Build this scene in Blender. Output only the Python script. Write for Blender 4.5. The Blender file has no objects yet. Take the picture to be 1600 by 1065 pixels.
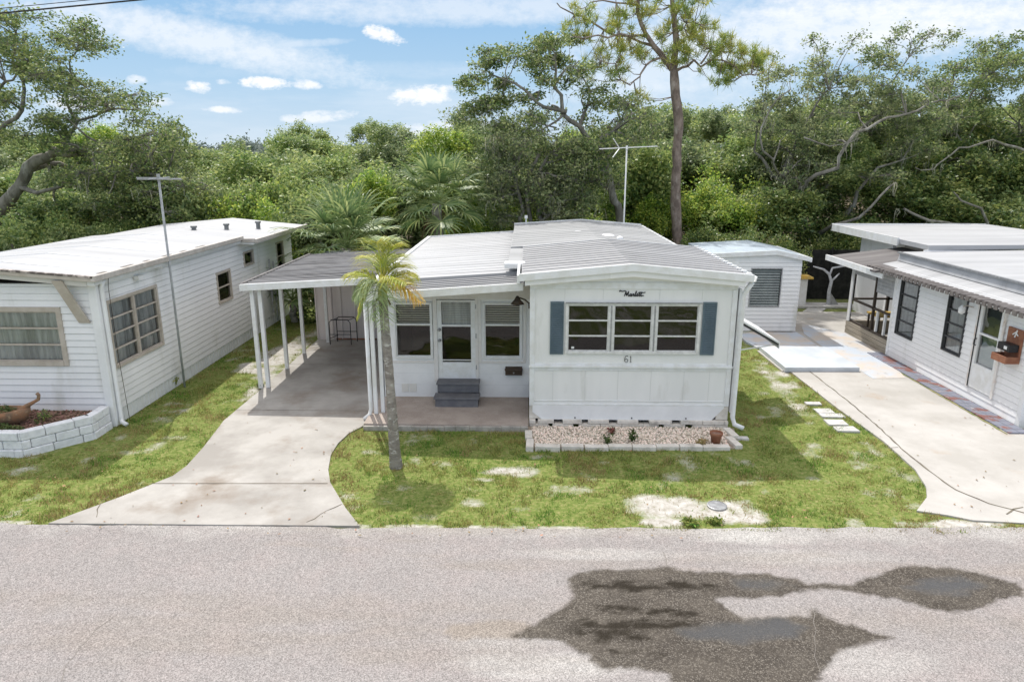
import bpy, bmesh, math, random
import numpy as np
from mathutils import Vector, Matrix

# ------------------------------------------------------------------ camera, sky, sun, exposure
scene = bpy.context.scene
COL = scene.collection
FPX = 1080.0; PITCH = math.atan(283/FPX); CAMH = 4.8
YAW = math.atan(23*math.cos(PITCH)/FPX)
cd = bpy.data.cameras.new('camera'); cam = bpy.data.objects.new('camera', cd); COL.objects.link(cam)
cam.location = (0, 0, CAMH)
cam.rotation_euler = (math.pi/2-PITCH, 0, YAW)
cd.sensor_width = 36; cd.lens = FPX/1600*36; cd.clip_start = .1; cd.clip_end = 2000
scene.camera = cam

def ray(px, py):
    a = (px-800)/FPX; b = (532.5-py)/FPX
    f = math.cos(PITCH)+b*math.sin(PITCH); z = -math.sin(PITCH)+b*math.cos(PITCH)
    return (a*math.cos(YAW)-f*math.sin(YAW), a*math.sin(YAW)+f*math.cos(YAW), z)
def G(px, py, z=0.0):          # point of the photograph on the level z
    r = ray(px, py); t = (z-CAMH)/r[2]; return (r[0]*t, r[1]*t)
def V(px, py, Y):              # point of the photograph at depth Y
    r = ray(px, py); t = Y/r[1]; return (r[0]*t, Y, CAMH+r[2]*t)

SUN_DIR = Vector((.24, -.66, -1)).normalized()
sd = bpy.data.lights.new('sun', 'SUN'); sd.energy = 2.6; sd.angle = math.radians(.55); sd.color = (1, .965, .9)
sun = bpy.data.objects.new('sun', sd); COL.objects.link(sun); sun.location = (-10, 30, 40)
sun.rotation_euler = SUN_DIR.to_track_quat('-Z', 'Y').to_euler()

world = bpy.data.worlds.new("World"); scene.world = world; world.use_nodes = True
def build_world():
    nt = world.node_tree; N = nt.nodes; L = nt.links; N.clear()
    out = N.new('ShaderNodeOutputWorld'); bg = N.new('ShaderNodeBackground'); bg.inputs[1].default_value = .15
    sky = N.new('ShaderNodeTexSky'); sky.sky_type = 'NISHITA'; sky.sun_disc = False
    sky.sun_elevation = math.radians(55); sky.sun_rotation = math.radians(-20)
    sky.altitude = 0; sky.air_density = 1.0; sky.dust_density = .4; sky.ozone_density = 2.0
    tc = N.new('ShaderNodeTexCoord'); sep = N.new('ShaderNodeSeparateXYZ'); L.new(tc.outputs['Generated'], sep.inputs[0])
    def m(op, a, b=None, c=None, clamp=False):
        n = N.new('ShaderNodeMath'); n.operation = op; n.use_clamp = clamp
        for i, v in enumerate((a, b, c)):
            if v is None: continue
            if isinstance(v, (int, float)): n.inputs[i].default_value = v
            else: L.new(v, n.inputs[i])
        return n.outputs[0]
    yy = m('MAXIMUM', m('ABSOLUTE', sep.outputs[1]), .08)
    u = m('DIVIDE', sep.outputs[0], yy); v = m('DIVIDE', sep.outputs[2], yy)
    def noise(scale, su, sv, det=6, off=0, rough=.6):
        cb = N.new('ShaderNodeCombineXYZ'); L.new(m('MULTIPLY', u, su), cb.inputs[0]); L.new(m('MULTIPLY', v, sv), cb.inputs[1]); cb.inputs[2].default_value = off
        n = N.new('ShaderNodeTexNoise'); n.inputs['Scale'].default_value = scale; n.inputs['Detail'].default_value = det
        n.inputs['Roughness'].default_value = rough; L.new(cb.outputs[0], n.inputs['Vector']); return n.outputs['Fac']
    n1 = m('SUBTRACT', noise(16, 1, 2.2, 9, 3, .7), .5); n2 = m('SUBTRACT', noise(55, 1, 1.6, 6, 9, .65), .5)
    wisp = noise(2.6, 1, 5.5, 8, 1.3, .62)
    total = None
    def blob(px, py, wx, wy, k, tilt=0.0,  warp=2.3, soft=1.5):
        nonlocal total
        r = ray(px, py); u0 = r[0]/r[1]; v0 = r[2]/r[1]; a = wx/FPX; b = wy/FPX
        du = m('SUBTRACT', u, u0); dv = m('SUBTRACT', m('SUBTRACT', v, v0), m('MULTIPLY', du, tilt))
        d = m('ADD', m('POWER', m('DIVIDE', m('ABSOLUTE', du), a), 2), m('POWER', m('DIVIDE', m('ABSOLUTE', dv), b), 2))
        d = m('ADD', d, m('ADD', m('MULTIPLY', n1, warp*3), m('MULTIPLY', n2, warp*3)))
        w = m('MULTIPLY', m('SUBTRACT', 1, m('DIVIDE', d, 1+soft), clamp=True), k*.85)
        total = w if total is None else m('MAXIMUM', total, w)
    for a in [(598,54,19,8,1.3,-.25), (311,136,14,6,1.1), (350,128,9,3,.7), (415,130,27,6,1.35,-.05), (481,132,15,5,1.0), (662,150,36,9,1.1,.05), (345,171,18,3.5,.9,-.05),
              (500,182,34,6,.8,.05), (215,125,10,5,.7), (245,160,16,5,.6), (120,160,26,9,.8), (700,205,60,10,.7), (460,185,16,6,.7)]: blob(*a)
    for a in [(300,60,190,22,.75,-.2), (430,72,70,5,.5,.06), (800,14,330,16,.6,0.0), (150,35,90,20,.5), (1330,40,300,38,.85,.08), (1130,95,120,40,.5,.12), (1040,110,120,36,.55,.1), (1000,50,70,14,.4), (1560,10,200,20,.6,-.05), (560,110,200,9,.15)]: blob(*a, warp=1.1, soft=1.6)
    wl = m('MULTIPLY', m('SUBTRACT', wisp, .52, clamp=True), 1.3)
    mask = m('ADD', m('MULTIPLY', m('MAXIMUM', total, 0), 1), wl, clamp=True)
    band = m('MULTIPLY', mask, m('SUBTRACT', 1, m('MULTIPLY', m('LESS_THAN', sep.outputs[2], 0), 1)))
    mix = N.new('ShaderNodeMix'); mix.data_type = 'RGBA'; L.new(band, mix.inputs['Factor'])
    ve = N.new('ShaderNodeMix'); ve.data_type = 'RGBA'; ve.inputs['Factor'].default_value = .6; L.new(sky.outputs[0], ve.inputs['A']); ve.inputs['B'].default_value = (8.4, 7.8, 7.1, 1)
    rp = N.new('ShaderNodeValToRGB'); L.new(sep.outputs[2], rp.inputs[0]); e = rp.color_ramp.elements; e[0].position = 0; e[0].color = (.70*4.5, .81*4.5, .91*4.5, 1); e[1].position = .30; e[1].color = (.24*4.5, .46*4.5, .78*4.5, 1)
    e2 = e.new(.1); e2.color = (.46*4.5, .67*4.5, .88*4.5, 1); e3 = e.new(.2); e3.color = (.31*4.5, .55*4.5, .84*4.5, 1)
    lowf = m('DIVIDE', m('SUBTRACT', sep.outputs[2], .28), .25, clamp=True)
    gm = N.new('ShaderNodeMix'); gm.data_type = 'RGBA'; L.new(lowf, gm.inputs['Factor']); L.new(rp.outputs[0], gm.inputs['A']); L.new(ve.outputs['Result'], gm.inputs['B'])
    L.new(gm.outputs['Result'], mix.inputs['A']); mix.inputs['B'].default_value = (4.75, 4.8, 4.9, 1)
    L.new(mix.outputs['Result'], bg.inputs[0]); L.new(bg.outputs[0], out.inputs[0])
build_world()
vs = scene.view_settings; vs.view_transform = 'Standard'; vs.look = 'None'; vs.exposure = 0.58; vs.gamma = 1
scene.cycles.max_bounces = 8; scene.cycles.transparent_max_bounces = 12; scene.cycles.use_denoising = True

R = random.Random(7); RN = np.random.default_rng(11)

# ------------------------------------------------------------------ materials
MATS = {}
def nodes_of(name):
    mt = bpy.data.materials.new(name); mt.use_nodes = True; nt = mt.node_tree
    return mt, nt, nt.nodes, nt.links, nt.nodes['Principled BSDF']
def rgba(c): return (c[0], c[1], c[2], 1)
def M(name, c1, c2=None, scale=3, lo=.4, hi=.6, rough=.6, bump=0, bscale=40, metal=0, stretch=None, c3=None, s3=30, lo3=.55, hi3=.7, spec=.4, island=0, detail=5, trans=0):
    if name in MATS: return MATS[name]
    mt, nt, N, L, P = nodes_of(name)
    P.inputs['Roughness'].default_value = rough; P.inputs['Metallic'].default_value = metal; P.inputs['Specular IOR Level'].default_value = spec
    tc = N.new('ShaderNodeTexCoord'); vec = tc.outputs['Object']
    if stretch:
        mp = N.new('ShaderNodeMapping'); mp.inputs['Scale'].default_value = stretch; L.new(vec, mp.inputs[0]); vec = mp.outputs[0]
    def fac(s, a, b):
        n = N.new('ShaderNodeTexNoise'); n.inputs['Scale'].default_value = s; n.inputs['Detail'].default_value = detail; n.inputs['Roughness'].default_value = .62; L.new(vec, n.inputs['Vector'])
        r = N.new('ShaderNodeMapRange'); r.inputs['From Min'].default_value = a; r.inputs['From Max'].default_value = b; L.new(n.outputs['Fac'], r.inputs['Value']); return r.outputs[0]
    def mix(f, a, b):
        x = N.new('ShaderNodeMix'); x.data_type = 'RGBA'
        L.new(f, x.inputs['Factor'])
        for s, v in (('A', a), ('B', b)):
            if isinstance(v, tuple): x.inputs[s].default_value = rgba(v)
            else: L.new(v, x.inputs[s])
        return x.outputs['Result']
    col = c1
    if c2: col = mix(fac(scale, lo, hi), c1, c2)
    if c3: col = mix(fac(s3, lo3, hi3), col, c3)
    if island:
        g = N.new('ShaderNodeNewGeometry'); r = N.new('ShaderNodeMapRange'); r.inputs['To Min'].default_value = 1-island; r.inputs['To Max'].default_value = 1+island
        L.new(g.outputs['Random Per Island'], r.inputs['Value'])
        hs = N.new('ShaderNodeHueSaturation'); L.new(r.outputs[0], hs.inputs['Value'])
        r2 = N.new('ShaderNodeMapRange'); r2.inputs['To Min'].default_value = .5+.035*island*2; r2.inputs['To Max'].default_value = .5-.05*island*2
        L.new(g.outputs['Random Per Island'], r2.inputs['Value']); L.new(r2.outputs[0], hs.inputs['Hue'])
        if isinstance(col, tuple): hs.inputs['Color'].default_value = rgba(col)
        else: L.new(col, hs.inputs['Color'])
        col = hs.outputs['Color']
    if isinstance(col, tuple): P.inputs['Base Color'].default_value = rgba(col)
    else: L.new(col, P.inputs['Base Color'])
    if bump:
        n = N.new('ShaderNodeTexNoise'); n.inputs['Scale'].default_value = bscale; n.inputs['Detail'].default_value = 4; L.new(vec, n.inputs['Vector'])
        b = N.new('ShaderNodeBump'); b.inputs['Strength'].default_value = min(1, bump); b.inputs['Distance'].default_value = .02; L.new(n.outputs['Fac'], b.inputs['Height']); L.new(b.outputs[0], P.inputs['Normal'])
    if trans:
        o = N['Material Output']; t = N.new('ShaderNodeBsdfTranslucent'); ms = N.new('ShaderNodeMixShader'); ms.inputs[0].default_value = trans
        if isinstance(col, tuple): t.inputs[0].default_value = rgba(col)
        else: L.new(col, t.inputs[0])
        L.new(P.outputs[0], ms.inputs[1]); L.new(t.outputs[0], ms.inputs[2]); L.new(ms.outputs[0], o.inputs[0])
    MATS[name] = mt; return mt

def glass_mat(name, tint, refl=1.0):
    mt, nt, N, L, P = nodes_of(name); N.remove(P)
    o = N['Material Output']; t = N.new('ShaderNodeBsdfTransparent'); t.inputs[0].default_value = rgba(tint)
    g = N.new('ShaderNodeBsdfGlossy'); g.inputs['Roughness'].default_value = .02; g.inputs[0].default_value = (1, 1, 1, 1)
    tc = N.new('ShaderNodeTexCoord'); nz = N.new('ShaderNodeTexNoise'); nz.inputs['Scale'].default_value = 1.6; L.new(tc.outputs['Object'], nz.inputs['Vector'])
    b = N.new('ShaderNodeBump'); b.inputs['Strength'].default_value = .12; b.inputs['Distance'].default_value = .05; L.new(nz.outputs['Fac'], b.inputs['Height']); L.new(b.outputs[0], g.inputs['Normal'])
    f = N.new('ShaderNodeFresnel'); f.inputs[0].default_value = 1.5
    mu = N.new('ShaderNodeMath'); mu.operation = 'MULTIPLY'; mu.use_clamp = True; mu.inputs[1].default_value = 1.15*refl; L.new(f.outputs[0], mu.inputs[0])
    ms = N.new('ShaderNodeMixShader'); L.new(mu.outputs[0], ms.inputs[0]); L.new(t.outputs[0], ms.inputs[1]); L.new(g.outputs[0], ms.inputs[2]); L.new(ms.outputs[0], o.inputs[0])
    return mt
GLASS = glass_mat('window_glass', (.8, .82, .78)); GLASS2 = glass_mat('jalousie_glass', (.55, .6, .58), 2.5)

W_SIDE = M('white_lap_siding', (.88, .88, .885), (.80, .80, .805), scale=.8, rough=.5, c3=(.58, .57, .52), s3=1.8, lo3=.56, hi3=.82, stretch=(1, 1, .3), detail=9)
W_TRIM = M('white_trim_paint', (.82, .83, .84), (.74, .74, .72), scale=5, rough=.4)
W_PANEL = M('off_white_panel', (.86, .855, .84), (.79, .79, .775), scale=1.3, rough=.5, stretch=(1, 1, .25), c3=(.62, .61, .56), s3=3.2, lo3=.58, hi3=.85, detail=8)
W_BRIGHT = M('bright_white_paint', (.85, .855, .86), (.78, .785, .79), scale=2, rough=.45)
ROOF_WHITE = M('white_roof_coating', (.45, .455, .465), (.35, .355, .365), scale=.8, lo=.38, hi=.68, rough=.6, stretch=(.3, 2.5, 1), c3=(.24, .23, .215), s3=2.6, lo3=.58, hi3=.8, detail=9)
ROOF_PAN = M('weathered_pan_roof', (.29, .29, .295), (.38, .38, .385), scale=.7, lo=.35, hi=.65, rough=.5, stretch=(.4, 3, 1), c3=(.16, .155, .15), s3=3.5, lo3=.6, hi3=.78)
ROOF_REAR = M('grey_rear_roof', (.29, .295, .30), (.36, .365, .37), scale=.8, rough=.55, stretch=(.5, 2, 1), c3=(.12, .11, .1), s3=4.5, lo3=.66, hi3=.74)
ROOF_DARK = M('dirty_carport_roof', (.13, .125, .125), (.36, .35, .345), scale=1.3, lo=.36, hi=.55, rough=.6, stretch=(.16, 4.5, 1), c3=(.055, .05, .05), s3=3, lo3=.54, hi3=.7, detail=9)
ROOF_BROWN = M('grey_brown_roof', (.11, .1, .1), (.17, .16, .155), scale=1.2, rough=.7, stretch=(.3, 2, 1))
TAN = M('tan_trim_paint', (.44, .39, .33), (.52, .47, .41), scale=5, rough=.5)
ALU = M('aluminium_frame', (.76, .76, .74), (.62, .62, .6), scale=9, rough=.4)
DARKALU = M('dark_bronze_frame', (.045, .047, .05), rough=.4)
SHUT = M('blue_grey_shutter', (.135, .185, .215), (.11, .155, .18), scale=3, rough=.5)
STEPG = M('dark_grey_step_paint', (.13, .13, .145), (.17, .17, .18), scale=6, rough=.7)
BLACK = M('black_metal', (.015, .015, .017), rough=.45)
BROWNM = M('brown_metal', (.07, .045, .03), (.05, .035, .025), scale=8, rough=.5)
GALV = M('galvanised_steel', (.4, .41, .42), (.28, .28, .29), scale=14, rough=.45, metal=.5)
GALVD = M('dull_mast_steel', (.17, .18, .18), (.25, .25, .25), scale=10, rough=.5, metal=.4)
TERRA = M('terracotta', (.24, .095, .055), (.3, .14, .08), scale=9, rough=.8)
RUSTPOT = M('weathered_clay', (.33, .17, .09), (.17, .12, .08), scale=7, rough=.85, c3=(.45, .3, .18), s3=14)
BLOCK = M('concrete_block', (.74, .70, .64), (.62, .58, .52), scale=7, rough=.9, bump=.5, bscale=60, c3=(.3, .28, .25), s3=3, lo3=.58, hi3=.75)
BLOCKW = M('white_painted_block', (.84, .85, .87), (.72, .73, .75), scale=8, rough=.7, bump=.9, bscale=9, c3=(.25, .25, .27), s3=7, lo3=.68, hi3=.76)
SHEDW = M('dirty_white_board', (.80, .73, .70), (.66, .59, .56), scale=1.6, rough=.7, stretch=(1, 1, .25), c3=(.3, .22, .18), s3=5, lo3=.7, hi3=.8)
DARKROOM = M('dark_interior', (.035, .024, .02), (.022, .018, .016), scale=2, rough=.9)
CURT = M('pale_curtain', (.8, .8, .81), (.5, .5, .51), scale=9, rough=.9, stretch=(1, 1, .1))
BLIND = M('cream_blind', (.78, .76, .66), rough=.6)
BARK_OAK = M('oak_bark', (.26, .245, .215), (.15, .14, .12), scale=5, rough=.95, bump=1, bscale=18, stretch=(1, 1, .4), c3=(.40, .39, .36), s3=2.4, lo3=.55, hi3=.7)
BARK_PINE = M('pine_bark', (.34, .27, .235), (.19, .145, .125), scale=6, rough=.95, bump=1, bscale=16, stretch=(1, 1, .5), c3=(.48, .41, .37), s3=4)
BARK_SLIM = M('mottled_palm_bark', (.30, .275, .235), (.19, .17, .145), scale=5, rough=.95, bump=1, bscale=24, c3=(.46, .45, .40), s3=8, lo3=.55, hi3=.64, stretch=(1, 1, 2.2), detail=8)
BARK_PALM = M('palm_trunk_bark', (.36, .34, .3), (.24, .22, .19), scale=4, rough=.9, bump=.8, bscale=22, c3=(.55, .54, .5), s3=7, lo3=.56, hi3=.66, stretch=(1, 1, 2.5))
LEAF_OAK = M('live_oak_leaf', (.18, .26, .09), (.27, .35, .14), scale=.7, rough=.45, island=.55, trans=.45, spec=.35)
LEAF_OAKG = M('greyish_oak_leaf', (.23, .31, .13), (.32, .38, .19), scale=.8, rough=.45, island=.5, trans=.45, spec=.35)
LEAF_BELT = M('mangrove_leaf', (.25, .37, .11), (.36, .45, .17), scale=.35, rough=.45, island=.5, trans=.45, spec=.35, c3=(.22, .29, .14), s3=.22, lo3=.48, hi3=.6)
LEAF_BRIGHT = M('bright_green_leaf', (.28, .44, .08), (.38, .50, .11), scale=.8, rough=.4, island=.5, trans=.5, spec=.4)
LEAF_DARK = M('glossy_dark_leaf', (.14, .23, .07), (.26, .34, .11), scale=.7, rough=.35, island=.6, trans=.4, spec=.5)
LEAF_FAR = M('far_hazed_leaf', (.17, .22, .18), (.22, .26, .22), scale=.1, rough=.7, island=.25, trans=.3)  # grey-blue haze of distance mixed into the leaf colour
NEEDLE = M('pine_needle', (.25, .36, .09), (.46, .47, .12), scale=1.2, rough=.5, island=.4, trans=.45)
MOSS = M('spanish_moss', (.40, .40, .31), (.46, .45, .35), scale=3, rough=.9, island=.25, trans=.5)
FAN = M('sabal_frond', (.19, .29, .10), (.34, .43, .19), scale=2.5, rough=.45, island=.5, trans=.3, spec=.35)
FANDEAD = M('dead_brown_frond', (.25, .16, .09), (.18, .12, .07), scale=2, rough=.8, island=.3, trans=.2)
PINN_G = M('silvery_green_frond', (.38, .50, .22), (.54, .62, .36), scale=3, rough=.4, island=.2, trans=.4)
PINN_Y = M('yellow_green_frond', (.50, .58, .11), (.66, .62, .13), scale=3, rough=.45, island=.25, trans=.5)
PINN_O = M('orange_yellow_frond', (.8, .52, .11), (.85, .66, .2), scale=4, rough=.5, island=.2, trans=.45)
GRASSB = M('grass_blade', (.20, .28, .065), (.38, .36, .12), scale=1.1, lo=.42, hi=.6, rough=.65, island=.4, trans=.4, c3=(.14, .31, .05), s3=.9, lo3=.5, hi3=.58, spec=.2)
GRASSD = M('dry_grass_blade', (.44, .36, .16), (.32, .25, .10), scale=2, rough=.7, island=.3, trans=.3)
WEED = M('weed_leaf', (.07, .12, .035), (.12, .17, .05), scale=6, rough=.5, island=.4, trans=.3)
PEBBLE = M('pale_gravel', (.92, .86, .76), (.72, .58, .45), scale=60, rough=.8, island=.35)
MULCH = M('brown_mulch', (.16, .1, .07), (.3, .2, .14), scale=30, rough=.9, island=.5)
YELLOW = M('yellow_paint', (.6, .38, .05), (.5, .38, .15), scale=8, rough=.6)
FENCEB = M('black_fence_mesh', (.012, .013, .013), (.03, .03, .028), scale=5, rough=.95)
WOODDECK = M('greyed_wood_board', (.36, .32, .26), (.26, .23, .18), scale=5, rough=.85, stretch=(1, .2, 1))
BRICKP = M('painted_edging_brick', (.22, .10, .085), (.21, .22, .27), scale=2.6, lo=.42, hi=.5, rough=.8, c3=(.42, .4, .38), s3=5, lo3=.6, hi3=.7)
BLUEC = M('blue_grey_painted_concrete', (.5, .55, .62), (.58, .52, .46), scale=1.1, lo=.42, hi=.58, rough=.75, c3=(.3, .28, .27), s3=4, lo3=.6, hi3=.75)
WHITEC = M('white_painted_concrete', (.58, .61, .65), (.48, .52, .56), scale=1.5, rough=.6)
CRACK = M('crack_dirt', (.13, .11, .09), (.18, .16, .12), scale=3, rough=.95)
CRACKR = M('road_crack', (.22, .2, .18), rough=.95)
CONC = M('weathered_concrete', (.46, .44, .41), (.33, .31, .285), scale=.8, lo=.4, hi=.62, rough=.85, bump=.15, bscale=120, c3=(.25, .205, .165), s3=.9, lo3=.50, hi3=.74, detail=10, spec=.2)
CONC2 = M('bright_worn_concrete', (.52, .50, .47), (.42, .40, .37), scale=.9, lo=.38, hi=.62, rough=.85, bump=.12, bscale=120, c3=(.40, .31, .23), s3=.7, lo3=.57, hi3=.74, detail=10, spec=.2)
STONEC = M('pale_paving_stone', (.6, .59, .57), (.45, .44, .42), scale=5, rough=.85, bump=.3)

# ------------------------------------------------------------------ mesh helpers
def tag(o, label=None, cat=None, group=None, kind=None):
    if label: o['label'] = label
    if cat: o['category'] = cat
    if group: o['group'] = group
    if kind: o['kind'] = kind
    return o
def thing(name, loc, label, cat, group=None):
    o = bpy.data.objects.new(name, None); COL.objects.link(o); o.location = loc; o.empty_display_size = .2
    return tag(o, label, cat, group)
ORG = {}
def wloc(p):
    v = Vector((0, 0, 0))
    while p is not None: v += p.location; p = p.parent
    return v
class Frame:                                   # along the wall, outwards, up
    def __init__(s, ox, oy, ux, uy, oz=0):
        s.o = (ox, oy, oz); s.u = (ux, uy); s.n = (uy, -ux)
    def __call__(s, a, d, z): return (s.o[0]+s.u[0]*a+s.n[0]*d, s.o[1]+s.u[1]*a+s.n[1]*d, s.o[2]+z)
WORLD = lambda x, y, z: (x, y, z)
class MB:
    def __init__(s, fr=WORLD): s.v = []; s.f = []; s.fr = fr; s.parts = []
    def add(s, vs, fs):
        b = len(s.v); s.v += [s.fr(*p) for p in vs]; f0 = len(s.f); s.f += [tuple(b+i for i in f) for f in fs]; s.parts.append((b, len(s.v), f0, len(s.f))); return s
    def box(s, x0, x1, y0, y1, z0, z1):
        return s.add([(x0,y0,z0),(x1,y0,z0),(x1,y1,z0),(x0,y1,z0),(x0,y0,z1),(x1,y0,z1),(x1,y1,z1),(x0,y1,z1)],
                     [(0,3,2,1),(4,5,6,7),(0,1,5,4),(1,2,6,5),(2,3,7,6),(3,0,4,7)])
    def prism(s, pts, y0, y1, axis='y'):       # pts (x,z) extruded along y
        n = len(pts)
        if axis == 'y': A = [(x, y0, z) for x, z in pts]; B = [(x, y1, z) for x, z in pts]
        elif axis == 'z': A = [(x, y, y0) for x, y in pts]; B = [(x, y, y1) for x, y in pts]
        else: A = [(y0, x, z) for x, z in pts]; B = [(y1, x, z) for x, z in pts]
        return s.add(A+B, [tuple(range(n)), tuple(range(2*n-1, n-1, -1))]+[(i, (i+1) % n, n+(i+1) % n, n+i) for i in range(n)])
    def tube(s, path, rad, seg=8, caps=True):
        pts = [Vector(p) for p in path]; n = len(pts)
        if not isinstance(rad, (list, tuple)): rad = [rad]*n
        vs = []; fs = []; up = Vector((0, 0, 1)); prev = None
        for i, p in enumerate(pts):
            t = (pts[min(i+1, n-1)]-pts[max(i-1, 0)]).normalized()
            if prev is None:
                a = t.cross(up if abs(t.z) < .9 else Vector((1, 0, 0))).normalized()
            else: a = (prev-t*prev.dot(t)).normalized()
            prev = a; b = t.cross(a)
            for k in range(seg):
                an = 2*math.pi*k/seg; q = p+(a*math.cos(an)+b*math.sin(an))*rad[i]; vs.append(tuple(q))
        for i in range(n-1):
            for k in range(seg):
                k2 = (k+1) % seg; fs.append((i*seg+k, i*seg+k2, (i+1)*seg+k2, (i+1)*seg+k))
        if caps: fs.append(tuple(range(seg-1, -1, -1))); fs.append(tuple((n-1)*seg+k for k in range(seg)))
        return s.add(vs, fs)
    def lathe(s, cx, cy, prof, seg=20):        # prof (r,z)
        vs = [(cx+r*math.cos(2*math.pi*k/seg), cy+r*math.sin(2*math.pi*k/seg), z) for r, z in prof for k in range(seg)]
        fs = [(i*seg+k, i*seg+(k+1) % seg, (i+1)*seg+(k+1) % seg, (i+1)*seg+k) for i in range(len(prof)-1) for k in range(seg)]
        fs.append(tuple(range(seg-1, -1, -1))); fs.append(tuple((len(prof)-1)*seg+k for k in range(seg)))
        return s.add(vs, fs)
    def each(s, name, mat, parent=None, **k):
        for i, (v0, v1, f0, f1) in enumerate(s.parts):
            m = MB(); m.v = s.v[v0:v1]; m.f = [tuple(q-v0 for q in f) for f in s.f[f0:f1]]; m.build(name, mat, parent, **k)
    def build(s, name, mat, parent=None, smooth=False, bevel=0, recalc=True):
        me = bpy.data.meshes.new(name); L = wloc(parent)
        me.from_pydata([(p[0]-L.x, p[1]-L.y, p[2]-L.z) for p in s.v], [], s.f)
        if recalc:
            bm = bmesh.new(); bm.from_mesh(me); bmesh.ops.recalc_face_normals(bm, faces=bm.faces); bm.to_mesh(me); bm.free()
        me.materials.append(mat)
        if smooth:
            for p in me.polygons: p.use_smooth = True
        o = bpy.data.objects.new(name, me); COL.objects.link(o); o.parent = parent
        if bevel:
            b = o.modifiers.new('bevel', 'BEVEL'); b.width = bevel; b.segments = 2; b.limit_method = 'ANGLE'
        return o
def np_mesh(name, verts, faces, mat, parent=None, smooth=False):
    me = bpy.data.meshes.new(name); k = faces.shape[1]; L = wloc(parent)
    verts = np.asarray(verts, dtype=np.float32)-np.array([L.x, L.y, L.z], dtype=np.float32)
    me.vertices.add(len(verts)); me.vertices.foreach_set('co', verts.ravel())
    me.loops.add(faces.size); me.loops.foreach_set('vertex_index', faces.astype(np.int32).ravel())
    me.polygons.add(len(faces)); me.polygons.foreach_set('loop_start', np.arange(0, faces.size, k, dtype=np.int32))
    me.update(calc_edges=True)
    if smooth: me.polygons.foreach_set('use_smooth', np.ones(len(faces), dtype=bool))
    me.materials.append(mat)
    o = bpy.data.objects.new(name, me); COL.objects.link(o); o.parent = parent; return o
def leaf_arrays(C, ln, wd, up=.35, rng=RN):
    n = len(C); a = rng.normal(size=(n, 3)); a[:, 2] *= .7; a /= np.linalg.norm(a, axis=1)[:, None]
    nn = rng.normal(size=(n, 3)); nn[:, 2] = np.abs(nn[:, 2])+up; b = np.cross(a, nn); b /= np.linalg.norm(b, axis=1)[:, None]+1e-9
    s = rng.uniform(.65, 1.3, size=(n, 1)); A = a*ln*.5*s; B = b*wd*.5*s
    v = np.empty((n, 4, 3)); v[:, 0] = C-A; v[:, 1] = C+B-A*.1; v[:, 2] = C+A; v[:, 3] = C-B-A*.1
    return v.reshape(-1, 3), np.arange(4*n).reshape(-1, 4)

# ------------------------------------------------------------------ ground masks
def inpoly(x, y, poly):
    x = np.asarray(x); y = np.asarray(y); c = np.zeros(x.shape, bool); n = len(poly)
    for i in range(n):
        x1, y1 = poly[i]; x2, y2 = poly[(i+1) % n]
        if y1 == y2: continue
        t = ((y1 > y) != (y2 > y)) & (x < (x2-x1)*(y-y1)/(y2-y1)+x1); c ^= t
    return c
def polydist(x, y, poly):
    d = np.full(np.shape(x), 1e9); n = len(poly)
    for i in range(n):
        x1, y1 = poly[i]; x2, y2 = poly[(i+1) % n]; dx = x2-x1; dy = y2-y1
        t = np.clip(((x-x1)*dx+(y-y1)*dy)/(dx*dx+dy*dy+1e-12), 0, 1); d = np.minimum(d, np.hypot(x-x1-t*dx, y-y1-t*dy))
    return np.where(inpoly(x, y, poly), -d, d)
_g = RN.uniform(-1, 1, size=(256, 256))
def vnoise(x, y):
    xi = np.floor(x).astype(int); yi = np.floor(y).astype(int); fx = x-xi; fy = y-yi; fx = fx*fx*(3-2*fx); fy = fy*fy*(3-2*fy)
    g = lambda a, b: _g[a % 256, b % 256]
    return (g(xi, yi)*(1-fx)+g(xi+1, yi)*fx)*(1-fy)+(g(xi, yi+1)*(1-fx)+g(xi+1, yi+1)*fx)*fy
def fbm(x, y, s, o=4):
    r = 0; a = 1; t = 0
    for i in range(o): r = r+a*vnoise(x*s+i*17.3, y*s+i*9.1); t += a; a *= .55; s *= 2.1
    return r/t

ROAD_Y = 8.34
drive_l = [G(76,819), G(185,779), G(240,757), G(270,745), G(292,729), G(318,700), G(350,658), G(405,612)]+[(-5.72, 18.25), (-2.9, 18.25), (-2.9, 12.2)]+[G(545,678), G(528,694), G(517,712), G(513,735), G(516,755), G(540,795), G(562,823)]
drive_r = [G(1432,799), G(1448,778), G(1447,762), G(1430,735), G(1380,690), G(1310,640), G(1232,579), (6.0, 15.6), (6.0, 17.4), (6.4, 17.4), (7.7, 17.6), (7.7, 22.2), (9.15, 22.2), (14, 22.2), (14, 17.2), (8.68, 17.2), (8.68, 12.05), (14, 12.05), (14, 8.62), (7, 8.6), G(1520,814), G(1480,806)]
patio = [(-2.98, 11.88), (0.06, 11.85), (0.06, 13.42), (-2.98, 13.42)]
bed = [(.05, 11.02), (3.62, 11.08), (3.85, 12.0), (.05, 12.0)]
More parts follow.
